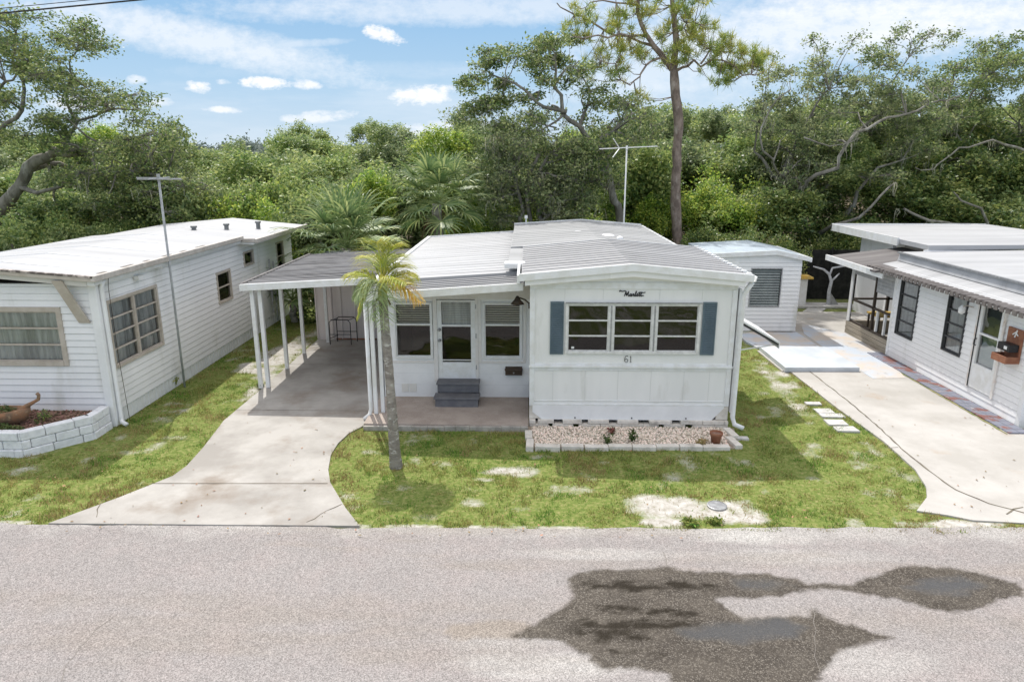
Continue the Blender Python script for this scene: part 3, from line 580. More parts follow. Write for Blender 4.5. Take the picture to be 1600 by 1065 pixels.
# ------------------------------------------------------------------ the middle home
H1 = thing('mobile_home', (1.9, 12.1, 0), 'white mobile home numbered 61 with blue-grey shutters and gravel bed in front', 'mobile home')
def middle_home():
    x0, x1, yf, yb = .07, 3.74, 12.1, 21.7; ZB, ZE = .42, 2.66
    fr = Frame(x0, yf, 1, 0); w = x1-x0
    op = [(.62+.02, 3.07, 1.42, 2.33)]
    a0, a1 = .655, 3.03
    wall(fr, w, ZB, ZE, [(a0, a1, 1.42, 2.33)]).build('front_wall', W_PANEL, H1)
    MB().prism([(x0, ZE), (x1, ZE), (x1, ZE+.12), (1.85, 2.93), (x0, ZE+.12)], yf-.004, yf+.06).build('gable_panel', W_PANEL, H1)
    # panel battens, belt ledge, corner trims
    m = MB(fr)
    m.box(0, .09, 0, .022, ZB+.02, ZE-.07); m.box(w-.09, w, 0, .022, ZB+.02, ZE-.07); m.box(0, w, 0, .024, ZE-.07, ZE+.05)
    m.box(-.01, w+.01, 0, .045, 1.14, 1.18); m.box(.09, w-.09, 0, .015, 1.08, 1.14); m.box(.09, w-.09, 0, .012, 1.18, 1.22)
    m.box(.0, w, 0, .02, ZB-.015, ZB+.02); m.box(.09, w-.09, 0, .012, ZB+.07, ZB+.085)
    m.build('wall_trim', W_TRIM, H1, bevel=.004)
    m = MB(fr)
    for a in (.43, 1.02, 1.62, 2.22, 2.82, 3.28): m.box(a-.004, a+.004, 0, .006, ZB+.09, 1.08)
    for a in (.62, 1.3, 2.3, 3.05): m.box(a-.004, a+.004, 0, .006, 2.40, ZE-.07)
    m.each('panel_seam', M('seam_paint', (.70, .705, .69), rough=.6), H1)
    fr2 = Frame(x1, yf, 0, 1); wall(fr2, yb-yf, ZB, ZE+.1, [(1.2, 2.4, 1.2, 2.05)]).build('side_wall', W_PANEL, H1)
    wall(Frame(x0, yb, 0, -1), yb-yf, ZB, ZE+.1).build('side_wall', W_PANEL, H1)
    wall(Frame(x1, yb, -1, 0), w, ZB, ZE+.1).build('rear_wall', W_PANEL, H1)
    window(H1, fr2, 1.22, 2.38, 1.22, 2.03, 1, 3, ALU, back='curtain', label='side window under the propped awning')
    wd = window(H1, fr, a0+.03, a1-.03, 1.45, 2.30, 3, 3, ALU, fw=.045, mull=.10, bar=.026, back=None, tilt=True, label='wide front window of nine panes')
    m = MB(fr)                                    # aluminium channels, stickers
    for c in (1, 2):
        a = a0+.03+c*(a1-a0-.06)/3; m.box(a-.012, a+.012, .027, .037, 1.46, 2.29)
    m.box(a0-.02, a1+.02, .03, .06, 2.335, 2.355); m.build('head_rail', GALV, wd)
    MB(fr).box(a0+.08, a0+.17, -.005, -.003, 1.475, 1.545).build('sticker', BLACK, wd)
    MB(fr).box(a0+.10, a0+.15, -.003, -.001, 1.49, 1.53).build('sticker_print', W_TRIM, wd)
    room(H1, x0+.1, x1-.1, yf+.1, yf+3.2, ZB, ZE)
    for a in (.365, 3.075):
        m = MB(fr); b = a+.245; m.box(a, b, 0, .012, 1.39, 2.36); m.box(a, a+.018, .012, .03, 1.39, 2.36); m.box(b-.018, b, .012, .03, 1.39, 2.36); m.box(a+.018, b-.018, .012, .03, 1.39, 1.415); m.box(a+.018, b-.018, .012, .03, 2.335, 2.36)
        z = 1.42
        while z < 2.33:
            m.add([(a+.018,.012,z),(b-.018,.012,z),(b-.018,.036,z+.002),(a+.018,.036,z+.002),(a+.018,.012,z+.024),(b-.018,.012,z+.024)], [(0,1,2,3),(3,2,5,4),(0,3,4),(1,5,2),(0,4,5,1)]); z += .036
        m.build('shutter', SHUT, H1)
    # script lettering and number, made of bent strips
    def strokes(name, segs, ox, oz, s, r, mat):
        m = MB(fr)
        for sg in segs: m.tube([(ox+x*s, .01, oz+z*s) for x, z in sg], r, 5)
        return m.build(name, mat, H1)
    def curve(pts, n=5):
        out = []
        for i in range(len(pts)-1):
            p0 = pts[max(i-1, 0)]; p1 = pts[i]; p2 = pts[i+1]; p3 = pts[min(i+2, len(pts)-1)]
            for k in range(n):
                t = k/n; out.append(tuple(.5*((2*p1[j])+(-p0[j]+p2[j])*t+(2*p0[j]-5*p1[j]+4*p2[j]-p3[j])*t*t+(-p0[j]+3*p1[j]-3*p2[j]+p3[j])*t**3) for j in (0, 1)))
        out.append(pts[-1]); return out
    S = [curve([(-.75,.95),(-.9,1.05),(-.72,1.18),(-.3,1.0),(.2,1.12),(.45,1.0)]), curve([(.15,0),(.32,.55),(.5,1.05)]), curve([(.5,1.05),(.52,.5),(.6,.1)]), curve([(.6,.1),(.8,.6),(1.02,1.05)]), curve([(1.02,1.05),(.95,.45),(1.0,.05),(1.15,.05),(1.3,.3)]),
         curve([(1.62,.42),(1.4,.5),(1.25,.2),(1.38,0),(1.58,.3),(1.65,.5),(1.58,.12),(1.68,0),(1.85,.2)]), curve([(1.85,.2),(1.98,.55),(2.0,.42),(2.15,.45),(2.08,.1),(2.2,.0),(2.35,.2)]),
         curve([(2.35,.2),(2.62,.85),(2.6,1.05),(2.45,.7),(2.42,.15),(2.55,0),(2.75,.25)]), curve([(2.75,.25),(2.95,.45),(2.82,.5),(2.76,.15),(2.9,0),(3.15,.25)]),
         curve([(3.15,.25),(3.4,.95)]), curve([(3.4,.95),(3.25,.2),(3.35,0),(3.5,.2)]), curve([(3.5,.2),(3.78,.95)]), curve([(3.78,.95),(3.6,.2),(3.7,.0),(3.95,.15),(4.2,.1)]), curve([(3.0,.72),(3.5,.78),(4.1,.74),(4.5,.82)])]
    strokes('script_lettering', S, 1.66, 2.462, .085, .0085, BLACK)
    six = curve([(.62,1.0),(.5,1.12),(.25,1.05),(.08,.7),(.05,.3),(.2,.02),(.48,.02),(.62,.28),(.5,.55),(.28,.58),(.1,.4)]); one = [[(.95,.9),(1.1,1.1),(1.1,.02)], [(.95,.0),(1.25,.0)]]
    strokes('house_number', [six]+one, 1.72, 1.245, .105, .0055, M('number_bronze', (.12, .12, .11), rough=.4))
    # skirt flap, block foundation
    f = MB(); zt, zb = ZB-.015, .13
    f.prism([(x0+.06, zt), (x1-.08, zt), (x1-.08, zt-.03), (x1-.30, zb), (x0+.24, zb), (x0+.06, zt-.13)], yf-.018, yf-.004)
    f.build('skirt_flap', W_BRIGHT, H1, bevel=.003)
    m = MB()
    for a in (.85, 1.9, 2.9): m.tube([(x0+a, yf-.03, zb+.04), (x0+a, yf-.016, zb+.04)], .014, 8)
    m.each('bolt', BLACK, H1)
    m = MB(); holes = [(.12,.16,1),(.46,.62,1),(.98,1.09,1),(1.48,1.63,1),(2.02,2.22,1),(2.64,2.80,1),(.36,.43,0),(.82,.92,0),(2.40,2.49,0),(2.90,3.02,0)]
    for row in (0, 1):
        zb0, zb1 = (-.01, .062) if row == 0 else (.07, .138); x = 0
        cuts = sorted([(h[0], h[1]) for h in holes if h[2] == row])
        for c0, c1 in cuts+[(w, w)]:
            xx = x
            while xx < c0-.01:
                e = min(c0, xx+.4); m.box(x0+xx+.003, x0+e-.003, yf-.09+R.uniform(0,.015), yf+.2, zb0, zb1); xx = e
            x = c1
    for c in (0.0, w-.22): m.box(x0+c, x0+c+.22, yf-.01, yf+.2, .145, ZB-.02)
    m.build('foundation_block', BLOCK, H1, bevel=.006)
    m = MB(); m.box(x0+.05, x1-.05, yf+.12, yf+.25, 0, ZB+.02); m.box(x1-.06, x1-.02, yf+.25, yb-.1, 0, ZB+.02); m.box(x0+.02, x0+.06, yf+.25, yb-.1, 0, ZB+.02); m.build('underfloor_panel', FENCEB, H1)
    # roof: front section
    r = MB(); gable(r, -.08, 3.9, 1.85, 11.9, 16.0, 2.85, 2.85, 3.03, .05); r.build('front_roof', ROOF_PAN, H1)
    r = MB(); ribs(r, -.07, 3.88, 1.85, 2.85, 2.85, 3.03, 12.05, 16.0, .30, .035, .013); r.build('roof_rib', ROOF_PAN, H1)
    r = MB(); gable(r, -.13, 3.93, 1.85, 11.855, 11.9, 2.885, 2.885, 3.07, .13); r.build('front_fascia', W_TRIM, H1, bevel=.006)
    r = MB(); gable(r, -.02, 3.80, 1.85, 11.90, 12.1, 2.785, 2.785, 2.95, .11); r.build('soffit', W_PANEL, H1)
    g = MB(); g.prism([(3.9, 2.74), (3.97, 2.76), (3.99, 2.85), (3.975, 2.85), (3.955, 2.775), (3.9, 2.76)], 11.88, 16.0)
    y = 12.05
    while y < 16: g.box(3.86, 3.95, y, y+.07, 2.83, 2.885); y += .30
    g.build('gutter', W_TRIM, H1, bevel=.004); MB().box(-.16, -.11, 11.87, 13.25, 2.72, 2.86).build('gutter', W_TRIM, H1, bevel=.004)
    # rear section, a little further left
    r = MB(); gable(r, -.36, 3.56, 1.7, 16.0, 21.85, 2.85, 2.83, 2.985, .06); r.box(-.36, -.08, 13.6, 16.0, 2.77, 2.825); r.build('rear_roof', ROOF_REAR, H1)
    r = MB(); ribs(r, -.34, 3.54, 1.7, 2.85, 2.83, 2.985, 16.4, 21.5, .42, .02, .006); r.build('rear_roof_rib', ROOF_REAR, H1)
    r = MB(); gable(r, -.38, 3.58, 1.7, 21.85, 21.9, 2.88, 2.86, 3.01, .1); r.build('rear_fascia', W_TRIM, H1); r = MB(); gable(r, -.08, 3.9, 1.85, 15.96, 16.01, 2.872, 2.872, 3.05, .03); r.build('roof_seam_strip', W_TRIM, H1)
    g = MB(); y = 16.0
    while y < 21.8: g.box(3.56, 3.62, y, y+.30, 2.75, 2.83); y += .42
    g.box(3.5, 3.56, 16.0, 21.8, 2.72, 2.83)
    g.build('edge_drip_flashing', W_TRIM, H1)
    MB().box(-.42, -.02, 13.28, 13.6, 2.76, 2.865).build('corner_flashing', W_BRIGHT, H1, bevel=.01)
    for px, py, Y, rr, h in ((905,375,18.6,.17,.07), (949,381,17.6,.19,.09), (968,385,17.0,.09,.10)):
        c = V(px, py, Y); z = 2.90; MB().lathe(c[0], Y, [(rr, z), (rr, z+h*.4), (rr*.7, z+h*.85), (rr*.2, z+h)], 18).build('roof_vent', W_BRIGHT, H1, smooth=True)
    c = V(822, 350, 21.6); MB().tube([(c[0], 21.6, 2.85), (c[0], 21.6, 3.08)], .02, 8).tube([(c[0], 21.6, 3.05), (c[0], 21.6, 3.14)], .05, 10).build('vent_pipe', W_TRIM, H1)
    downspout('downspout', H1, [(3.93, 11.96, 2.74), (3.86, 12.0, 2.6), (3.82, 12.03, 2.5), (3.81, 12.03, .22), (3.84, 11.98, .1), (3.98, 11.88, .06)], .045)
    MB().box(3.76, 3.80, 12.04, 12.2, .3, 2.6).build('corner_post', W_TRIM, H1)
    # enclosed porch room on the left
    fp = Frame(-2.95, 13.4, 1, 0); L = 3.02; zb, zt = .1, 2.60
    ops = [(.32, 1.08, .93, 2.07), (1.18, 1.94, .46, 2.14), (2.10, 2.87, .93, 2.07)]
    wall(fp, L, zb, 2.42, ops).build('porch_wall', W_BRIGHT, H1)
    wall(Frame(-2.95, 21.2, 0, -1), 7.8, zb, 2.46).build('porch_side_wall', SHEDW, H1)
    wall(Frame(.07, 21.2, -1, 0), L, zb, 2.4).build('porch_rear_wall', W_BRIGHT, H1)
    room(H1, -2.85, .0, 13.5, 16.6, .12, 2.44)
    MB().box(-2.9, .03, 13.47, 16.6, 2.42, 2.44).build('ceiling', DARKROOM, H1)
    PT = M('pinkish_white_trim', (.72, .69, .66), (.78, .76, .74), scale=4, rough=.5)
    m = MB(fp)
    for a in (.12, 1.10, 2.0, 2.9): m.box(a, a+.06, 0, .02, .93-.1, 2.42)
    m.box(0, L, 0, .025, 2.14, 2.42); m.box(.18, 1.1, 0, .018, .82, .87); m.box(2.06, 2.9, 0, .018, .82, .87); m.build('porch_trim', PT, H1, bevel=.004)
    m = MB(fp)
    for z in (.36, .60): m.box(0, 1.10, 0, .003, z, z+.004); m.box(2.0, L, 0, .003, z, z+.004)
    m.each('porch_panel_seam', M('seam_paint2', (.66, .67, .68)), H1)
    window(H1, fp, .345, 1.055, .955, 2.045, 1, 2, W_TRIM, fw=.03, split=[1.62], bar=.035, back='blind_top', label='left porch window with half lowered blind')
    window(H1, fp, 2.125, 2.845, .955, 2.045, 1, 2, W_TRIM, fw=.03, split=[1.62], bar=.035, back='blind_top', label='right porch window with half lowered blind')
    d = MB(fp); d.box(1.18, 1.27, -.03, .012, .48, 2.12); d.box(1.85, 1.94, -.03, .012, .48, 2.12); d.box(1.27, 1.85, -.03, .012, .48, .84); d.box(1.27, 1.85, -.03, .012, 2.08, 2.12); d.box(1.27, 1.85, -.03, .014, 1.58, 1.62)
    dd = d.build('door', W_TRIM, H1, bevel=.004); pane(fp, 1.272, 1.848, .842, 2.078, -.018, GLASS, dd)
    b = MB(fp); z = 2.07
    while z > 1.62: b.box(1.28, 1.84, -.06, -.04, z-.034, z-.004); z -= .036
    b.build('blind', CURT, dd)
    b = MB(fp); b.box(1.27, 1.85, .012, .02, .88, .9); b.build('sash_rail', W_TRIM, dd)
    k = MB(fp)
    for z in (1.3, 1.52): k.tube([(1.225, .012, z), (1.225, .045, z)], .03, 12); k.tube([(1.225, .04, z), (1.225, .075, z)], .018, 10)
    k.build('door_knob', GALV, dd, smooth=True)
    m = MB(fp); m.box(1.10, 1.18, 0, .03, .44, 2.18); m.box(1.94, 2.0, 0, .03, .44, 2.18); m.box(1.18, 1.94, 0, .03, 2.14, 2.18); m.box(1.15, 1.97, -.02, .06, .44, .475); m.build('door_frame', PT, H1, bevel=.004)
    k = MB(fp); [k.box(1.945, 1.965, .03, .038, z, z+.09) for z in (.7, 1.35, 1.95)]; k.each('door_hinge', GALV, H1)
    g = MB(fp)
    for i in range(2): g.box(.42+i*.16, .56+i*.16, 0, .012, .2, .38)
    for i in range(2):
        for k_ in range(6): g.box(.43+i*.16, .55+i*.16, .012, .017, .215+k_*.027, .225+k_*.027)
    g.build('wall_vent', M('vent_cream', (.72, .70, .66), rough=.6), H1)
    # porch roof : ribbed eave, raised coated roof behind
    zl, zr = 2.41, 2.62
    r = MB(); r.prism([(-2.98, zl), (-.02, zr), (-.02, zr-.04), (-2.98, zl-.04)], 12.36, 13.4); r.build('porch_eave', ROOF_DARK, H1)
    r = MB(); y = 12.42
    while y < 13.3: r.prism([(-2.98, zl+.03), (-.04, zr+.03), (-.04, zr-.003), (-2.98, zl-.003)], y, y+.06); y += .2
    r.build('porch_eave_rib', ROOF_PAN, H1)
    r = MB(); r.prism([(-2.99, zl+.03), (-.05, zr+.03), (-.05, zr-.11), (-2.99, zl-.11)], 12.32, 12.36); r.build('porch_fascia', W_TRIM, H1, bevel=.005)
    zl2, zr2 = 2.50, 2.69
    r = MB(); r.prism([(-2.98, zl2), (-.05, zr2), (-.05, zr2-.09), (-2.98, zl2-.09)], 13.38, 21.2); r.build('porch_roof', ROOF_WHITE, H1)
    r = MB(); y = 13.7
    while y < 21: r.prism([(-2.9, zl2+.006), (-.1, zr2+.006), (-.1, zr2-.003), (-2.9, zl2-.003)], y, y+.035); y += .36
    r.build('porch_roof_rib', ROOF_WHITE, H1)
    r = MB(); r.prism([(-3.02, zl2+.035), (-2.92, zl2+.04), (-2.92, zl2-.1), (-3.02, zl2-.1)], 13.36, 21.2); r.prism([(-3.02, zl2+.035), (-.02, zr2+.04), (-.02, zr2-.02), (-3.02, zl2-.02)], 21.2, 21.25); r.build('roof_edge_trim', W_TRIM, H1)
    for x, y in ((-2.86, 12.42), (-2.74, 12.5)): MB().box(x-.035, x+.035, y-.035, y+.035, .02, zl-.06).build('porch_post', W_TRIM, H1, bevel=.004)
    downspout('downspout', H1, [(-2.95, 12.38, 2.3), (-2.95, 12.38, .2), (-2.97, 12.35, .1), (-3.05, 12.24, .05)], .038)
middle_home()
# patio
pt = sheet('patio', patio, .1, M('brown_pebble_patio', (.42, .355, .315), (.34, .28, .245), scale=3, rough=.9, bump=.5, bscale=150, c3=(.6, .52, .44), s3=140, lo3=.55, hi3=.6), .14)
m = MB(); x = -2.98
while x < .03:
    e = min(.045, x+R.uniform(.2, .5)); m.box(x+.004, e, 11.79+R.uniform(0,.02), 11.86, -.02, .085+R.uniform(-.01, .005)); x = e
m.build('edge_block', M('mossy_edge_block', (.45,.42,.38), (.3,.28,.25), scale=5, rough=.9), pt, bevel=.008)
m = MB(); m.prism([G(578,656), G(600,640), (-2.98, 12.6), (-2.98, 11.9), G(578,672)], -.02, .045, 'z'); o = m.build('corner_slab', STONEC, pt)

# bed with gravel
sheet('gravel_bed', bed, .018, M('bed_soil', (.45, .38, .3), (.3, .25, .2), scale=30, rough=.9), .06)
def stones(n, poly, z, mat, name, label, cat, smin, smax):
    P = np.array(poly); x = RN.uniform(P[:,0].min(), P[:,0].max(), n*2); y = RN.uniform(P[:,1].min(), P[:,1].max(), n*2); k = inpoly(x, y, poly); x = x[k][:n]; y = y[k][:n]; n = len(x)
    oc = np.array([(1,0,0),(-.6,.8,0),(-.6,-.8,0),(.1,.1,.8),(0,0,-.6)], float); fc = np.array([(0,1,3),(1,2,3),(2,0,3),(1,0,4),(2,1,4),(0,2,4)])
    an = RN.uniform(0, 6.28, n); s = RN.uniform(smin, smax, n); v = np.empty((n, 5, 3)); jit = RN.uniform(.7, 1.3, (n, 5, 3))
    c, q = np.cos(an)[:, None], np.sin(an)[:, None]; X = oc[:,0]*jit[:,:,0]; Y = oc[:,1]*jit[:,:,1]
    v[:,:,0] = x[:,None]+(X*c-Y*q)*s[:,None]; v[:,:,1] = y[:,None]+(X*q+Y*c)*s[:,None]; v[:,:,2] = z+oc[:,2]*jit[:,:,2]*s[:,None]
    f = (fc[None]+5*np.arange(n)[:,None,None]).reshape(-1,3)
    o = np_mesh(name, v.reshape(-1,3), f, mat); return tag(o, label, cat, kind='stuff')
stones(3800, [(.15,11.15),(3.5,11.18),(3.7,12.0),(.12,12.0)], .025, PEBBLE, 'gravel', 'pale tan gravel filling the bed in front of the white home', 'gravel', .015, .032)
# edging blocks round the bed
ex = [(.17,.60,11.02,-4),(.62,1.0,11.05,0),(1.02,1.42,11.03,1),(1.43,1.83,11.08,0),(1.84,2.24,11.06,-1),(2.25,2.64,11.09,1),(2.65,3.03,11.07,0),(3.04,3.50,11.08,0)]
names_ = ['tilted pale edging block at the left end of the front row of the gravel bed', 'second edging block from the left in the front row of the bed', 'darker mossy edging block, third from left along the gravel bed', 'fourth edging block from the left, just left of the middle weeds', 'fifth edging block from the left, in front of the middle weeds', 'sixth edging block from the left in the bed front row', 'seventh edging block from the left, half sunk in grass', 'long edging block at the right end of the front row, by the clay pot']
for (a, b, y, rot), lb in zip(ex, names_):
    t = math.radians(rot); c = ((a+b)/2, y); m = MB(lambda X, Y, Z, c=c, t=t: (c[0]+X*math.cos(t)-Y*math.sin(t), c[1]+X*math.sin(t)+Y*math.cos(t), Z)); h = (b-a)/2
    m.box(-h, h, -.07, .07, -.03, .07+R.uniform(-.01, .01)); tag(m.build('edging_block', BLOCK, bevel=.01), lb, 'edging block', 'edging blocks round the gravel bed')
for x, y, l, t, lb in ((.08,11.12,.36,88,'front block of the short left side of the gravel bed border'), (.06,11.52,.36,91,'rear block on the left side of the gravel bed, against the patio'), (3.63,11.28,.42,100,'front block on the right side of the gravel bed, beside the clay pot'), (3.70,11.70,.4,98,'rear block on the right side of the bed near the downspout')):
    t = math.radians(t); m = MB(lambda X, Y, Z, x=x, y=y, t=t: (x+X*math.cos(t)-Y*math.sin(t), y+X*math.sin(t)+Y*math.cos(t), Z)); m.box(-l/2, l/2, -.065, .065, -.03, .075)
    tag(m.build('edging_block', BLOCK, bevel=.01), lb, 'edging block', 'edging blocks round the gravel bed')
c = G(1160, 686); m = MB(); m.box(c[0]-.1, c[0]+.1, c[1]-.06, c[1]+.06, -.01, .04); tag(m.build('splash_stone', STONEC, bevel=.01), 'small flat stone in the grass below the right downspout', 'stone')
# clay pot
c = G(1118, 692, .03)
t = thing('flower_pot', (c[0], c[1], .03), 'small empty terracotta pot at the right end of the gravel bed', 'flower pot')
MB().lathe(c[0], c[1], [(.07,.03),(.095,.17),(.112,.19),(.115,.235),(.10,.235),(.092,.20),(.01,.19)], 20).build('pot', TERRA, t, smooth=True)
MB().lathe(c[0], c[1], [(.088,.17),(.088,.205),(.001,.207)], 16).build('soil', MULCH, t)
def sprig(px, py, z, n, h, label, mat=WEED, cat='plant', spread=.12, leaf=.06, name='weed'):
    c = G(px, py, z); t = thing(name, (c[0], c[1], z), label, cat); m = MB(); C = []
    for i in range(n):
        a = R.uniform(0, 6.28); s = R.uniform(.3, 1)*spread; hh = h*R.uniform(.6, 1); e = (c[0]+math.cos(a)*s, c[1]+math.sin(a)*s, z+hh)
        m.tube([(c[0], c[1], z-.02), (c[0]+math.cos(a)*s*.4, c[1]+math.sin(a)*s*.4, z+hh*.6), e], [.006, .005, .002], 5)
        for k in range(14): q = R.uniform(.25, 1.05); C.append((c[0]+math.cos(a)*s*q+R.gauss(0,.02), c[1]+math.sin(a)*s*q+R.gauss(0,.02), z+hh*q+R.gauss(0,.015)))
    m.build('stem', mat, t); v, f = leaf_arrays(np.array(C), leaf, leaf*.5); np_mesh('leaves', v, f, mat, t)
sprig(987, 690, .03, 9, .24, 'tall leafy weed growing from the middle of the gravel bed')
sprig(950, 692, .03, 7, .13, 'low weed at the gravel bed edge left of the taller one')
sprig(957, 677, .03, 5, .1, 'small reddish weed near the foundation blocks', M('red_leaf', (.22,.06,.05), (.12,.1,.04), scale=9))
sprig(1095, 694, .03, 8, .07, 'flat yellow-green weed patch beside the clay pot', GRASSD)
sprig(272, 604, 0, 22, .22, 'tuft of long grass at the foot of the left mast', GRASSB, spread=.16, name='grass_tuft')
sprig(1075, 818, 0, 16, .05, 'left one of two small grass tufts on the sand by the road', GRASSB, spread=.15, name='grass_tuft', leaf=.05)
sprig(1118, 816, 0, 14, .05, 'right one of two small grass tufts on the sand by the road', GRASSB, spread=.12, name='grass_tuft', leaf=.05)
sprig(408, 606, 0, 10, .1, 'dark weed at the foot of the front left carport posts', WEED)

# steps
t = thing('door_steps', (-1.33, 13.1, .1), 'dark grey two tread steps under the white porch door', 'steps')
m = MB(); m.box(-1.78, -.92, 13.07, 13.385, .46, .50); m.box(-1.80, -.90, 12.76, 13.07, .26, .30)
m.build('tread', STEPG, t, bevel=.006)
m = MB(); m.box(-1.76, -.94, 13.10, 13.12, .30, .46); m.box(-1.77, -.93, 12.79, 12.81, .1, .26); m.build('riser', STEPG, t)
m = MB(); m.box(-1.76, -1.74, 13.12, 13.38, .1, .46); m.box(-.96, -.94, 13.12, 13.38, .1, .46); m.box(-1.77, -1.75, 12.81, 13.12, .1, .26); m.box(-.95, -.93, 12.81, 13.12, .1, .26); m.build('side_panel', BLACK, t)
# mailbox at the porch
t = thing('mailbox', (-.24, 13.38, .6), 'brown metal mailbox on the white wall right of the porch door', 'mailbox')
m = MB(Frame(-2.95, 13.4, 1, 0)); m.prism([(0, .60), (.11, .60), (.12, .70), (.09, .72), (0, .76)], 2.54, 2.88, 'x'); mm = MB(); 
mm.v = [( -2.95+p[0], 13.4-p[1], p[2]) for p in [(-2.95*0+2.54,d,z) for d,z in [(0,.60),(.11,.60),(.12,.70),(.09,.72),(0,.76)]]+[(2.88,d,z) for d,z in [(0,.60),(.11,.60),(.12,.70),(.09,.72),(0,.76)]]]
mm.f = [(0,1,2,3,4),(9,8,7,6,5)]+[(i,(i+1)%5,5+(i+1)%5,5+i) for i in range(5)]; mm.build('box', BROWNM, t, bevel=.005)
mm = MB(Frame(-2.95, 13.4, 1, 0)); mm.box(2.53, 2.89, .0, .135, .705, .715); mm.build('lid', BROWNM, t); mm = MB(Frame(-2.95, 13.4, 1, 0)); mm.tube([(2.71,.118,.655),(2.71,.13,.655)], .016, 10); mm.build('lock', GALV, t)
# wall lamp at the porch corner
t = thing('wall_lamp', (.06, 12.75, 2.2), 'bronze cone shaded lamp on the corner over the porch', 'lamp')
MB().tube([(.07,12.75,2.18),(-.02,12.75,2.26),(-.14,12.75,2.30)], .014, 8).tube([(.07,12.75,2.14),(.045,12.75,2.14)], .05, 12).build('bracket', BROWNM, t, smooth=True)
MB().lathe(-.16, 12.75, [(.13,2.18),(.06,2.26),(.04,2.30),(.02,2.33),(.001,2.33)], 18).build('lamp_shade', BROWNM, t, smooth=True)
MB().lathe(-.16, 12.75, [(.001,2.165),(.03,2.18),(.035,2.21),(.02,2.25)], 12).build('bulb', W_TRIM, t, smooth=True)

# side awning of the middle home
t = thing('window_awning', (3.8, 14, 1.5), 'white aluminium awning propped out from the right wall of the middle home', 'awning')
m = MB(); m.prism([(3.78, 2.02), (5.0, 1.33), (5.0, 1.20), (4.985, 1.20), (4.985, 1.30), (3.78, 1.98)], 13.25, 14.6); m.build('panel', W_BRIGHT, t)
m = MB()
for y in np.arange(13.25, 14.6, .19): m.prism([(3.8, 1.965), (4.96, 1.305), (4.96, 1.26), (3.8, 1.92)], y, y+.05)
m.build('underside_dark_bar', DARKALU, t)  # dark bars added under the panel to darken its underside
m = MB(); m.tube([(3.78, 13.3, 1.08), (4.9, 13.3, 1.26)], .014, 6); m.tube([(3.78, 14.5, 1.08), (4.9, 14.5, 1.26)], .014, 6); m.build('arm', W_TRIM, t)

# ------------------------------------------------------------------ carport and its shed
t = thing('carport', (-4.3, 14, 0), 'white post carport with grey dirt streaked ribbed roof left of the middle home', 'carport')
zl, zr = 2.28, 2.44
r = MB(); r.prism([(-5.88, zl), (-3.03, zr), (-3.03, zr-.04), (-5.88, zl-.04)], 14.02, 18.75); r.build('roof', ROOF_DARK, t)
r = MB(); y = 14.1
while y < 18.7: r.prism([(-5.87, zl+.03), (-3.04, zr+.03), (-3.04, zr-.003), (-5.87, zl-.003)], y, y+.035); y += .2
r.build('roof_rib', ROOF_DARK, t)
r = MB(); r.prism([(-5.92, zl+.03), (-3.03, zr+.03), (-3.03, zr-.11), (-5.92, zl-.11)], 13.96, 14.02); r.build('fascia', W_TRIM, t, bevel=.005)
r = MB(); r.box(-5.94, -5.88, 14.02, 18.75, zl-.09, zl+.045); r.build('gutter', ROOF_BROWN, t)
for x, y in ((-5.73, 14.12), (-5.58, 14.16), (-5.64, 15.55), (-5.65, 16.88), (-5.35, 18.0)):
    MB().box(x-.04, x+.04, y-.04, y+.04, .02, zl-.03+(x+5.9)*.056).build('post', W_TRIM, t, bevel=.005)
r = MB(); r.box(-5.72, -5.64, 14.2, 18.7, 2.14, 2.24); r.build('side_beam', W_TRIM, t)
t = thing('utility_closet', (-4.3, 18.3, 0), 'white vertical board storage closet at the back of the carport', 'shed')
m = MB(); m.box(-5.72, -3.03, 18.3, 19.9, .0, 2.2); m.build('wall', SHEDW, t)
m = MB()
for x in (-5.72, -5.30, -5.04, -4.66, -4.28, -3.9, -3.5, -3.1): m.box(x, x+.035, 18.27, 18.3, .05, 2.2)
m.build('batten', SHEDW, t)
m = MB(); m.box(-5.2, -3.9, 18.275, 18.298, .02, .06); m.build('rust_stain_strip', M('rusty_sill', (.45,.2,.1), (.2,.12,.08), scale=5), t)
m = MB(); m.box(-5.78, -3.0, 18.8, 19.95, 2.2, 2.24); m.build('roof', ROOF_PAN, t)
# black tube frame left standing in the carport
t = thing('metal_stand', (-4.8, 17.9, .02), 'black tube metal stand in front of the white closet under the carport', 'stand')
for k, y in enumerate((17.75, 18.1)):
    m = MB(); a, b = (-5.22, -4.66) if k == 0 else (-5.12, -4.58)
    m.tube([(a,y,.02),(a,y,.62),(a+.06,y,.70),(b-.06,y,.70),(b,y,.62),(b,y,.02)], .012, 8); m.tube([(a,y,.3),(b,y,.3)], .009, 6); m.build('frame', BLACK, t, smooth=True)
m = MB(); [m.tube([(x,17.75,.68),(x+.08,18.1,.68)], .009, 6) for x in (-5.15,-4.72)]; m.tube([(-5.2,17.75,.2),(-5.1,18.1,.2)], .009, 6); m.build('cross_bar', BLACK, t)

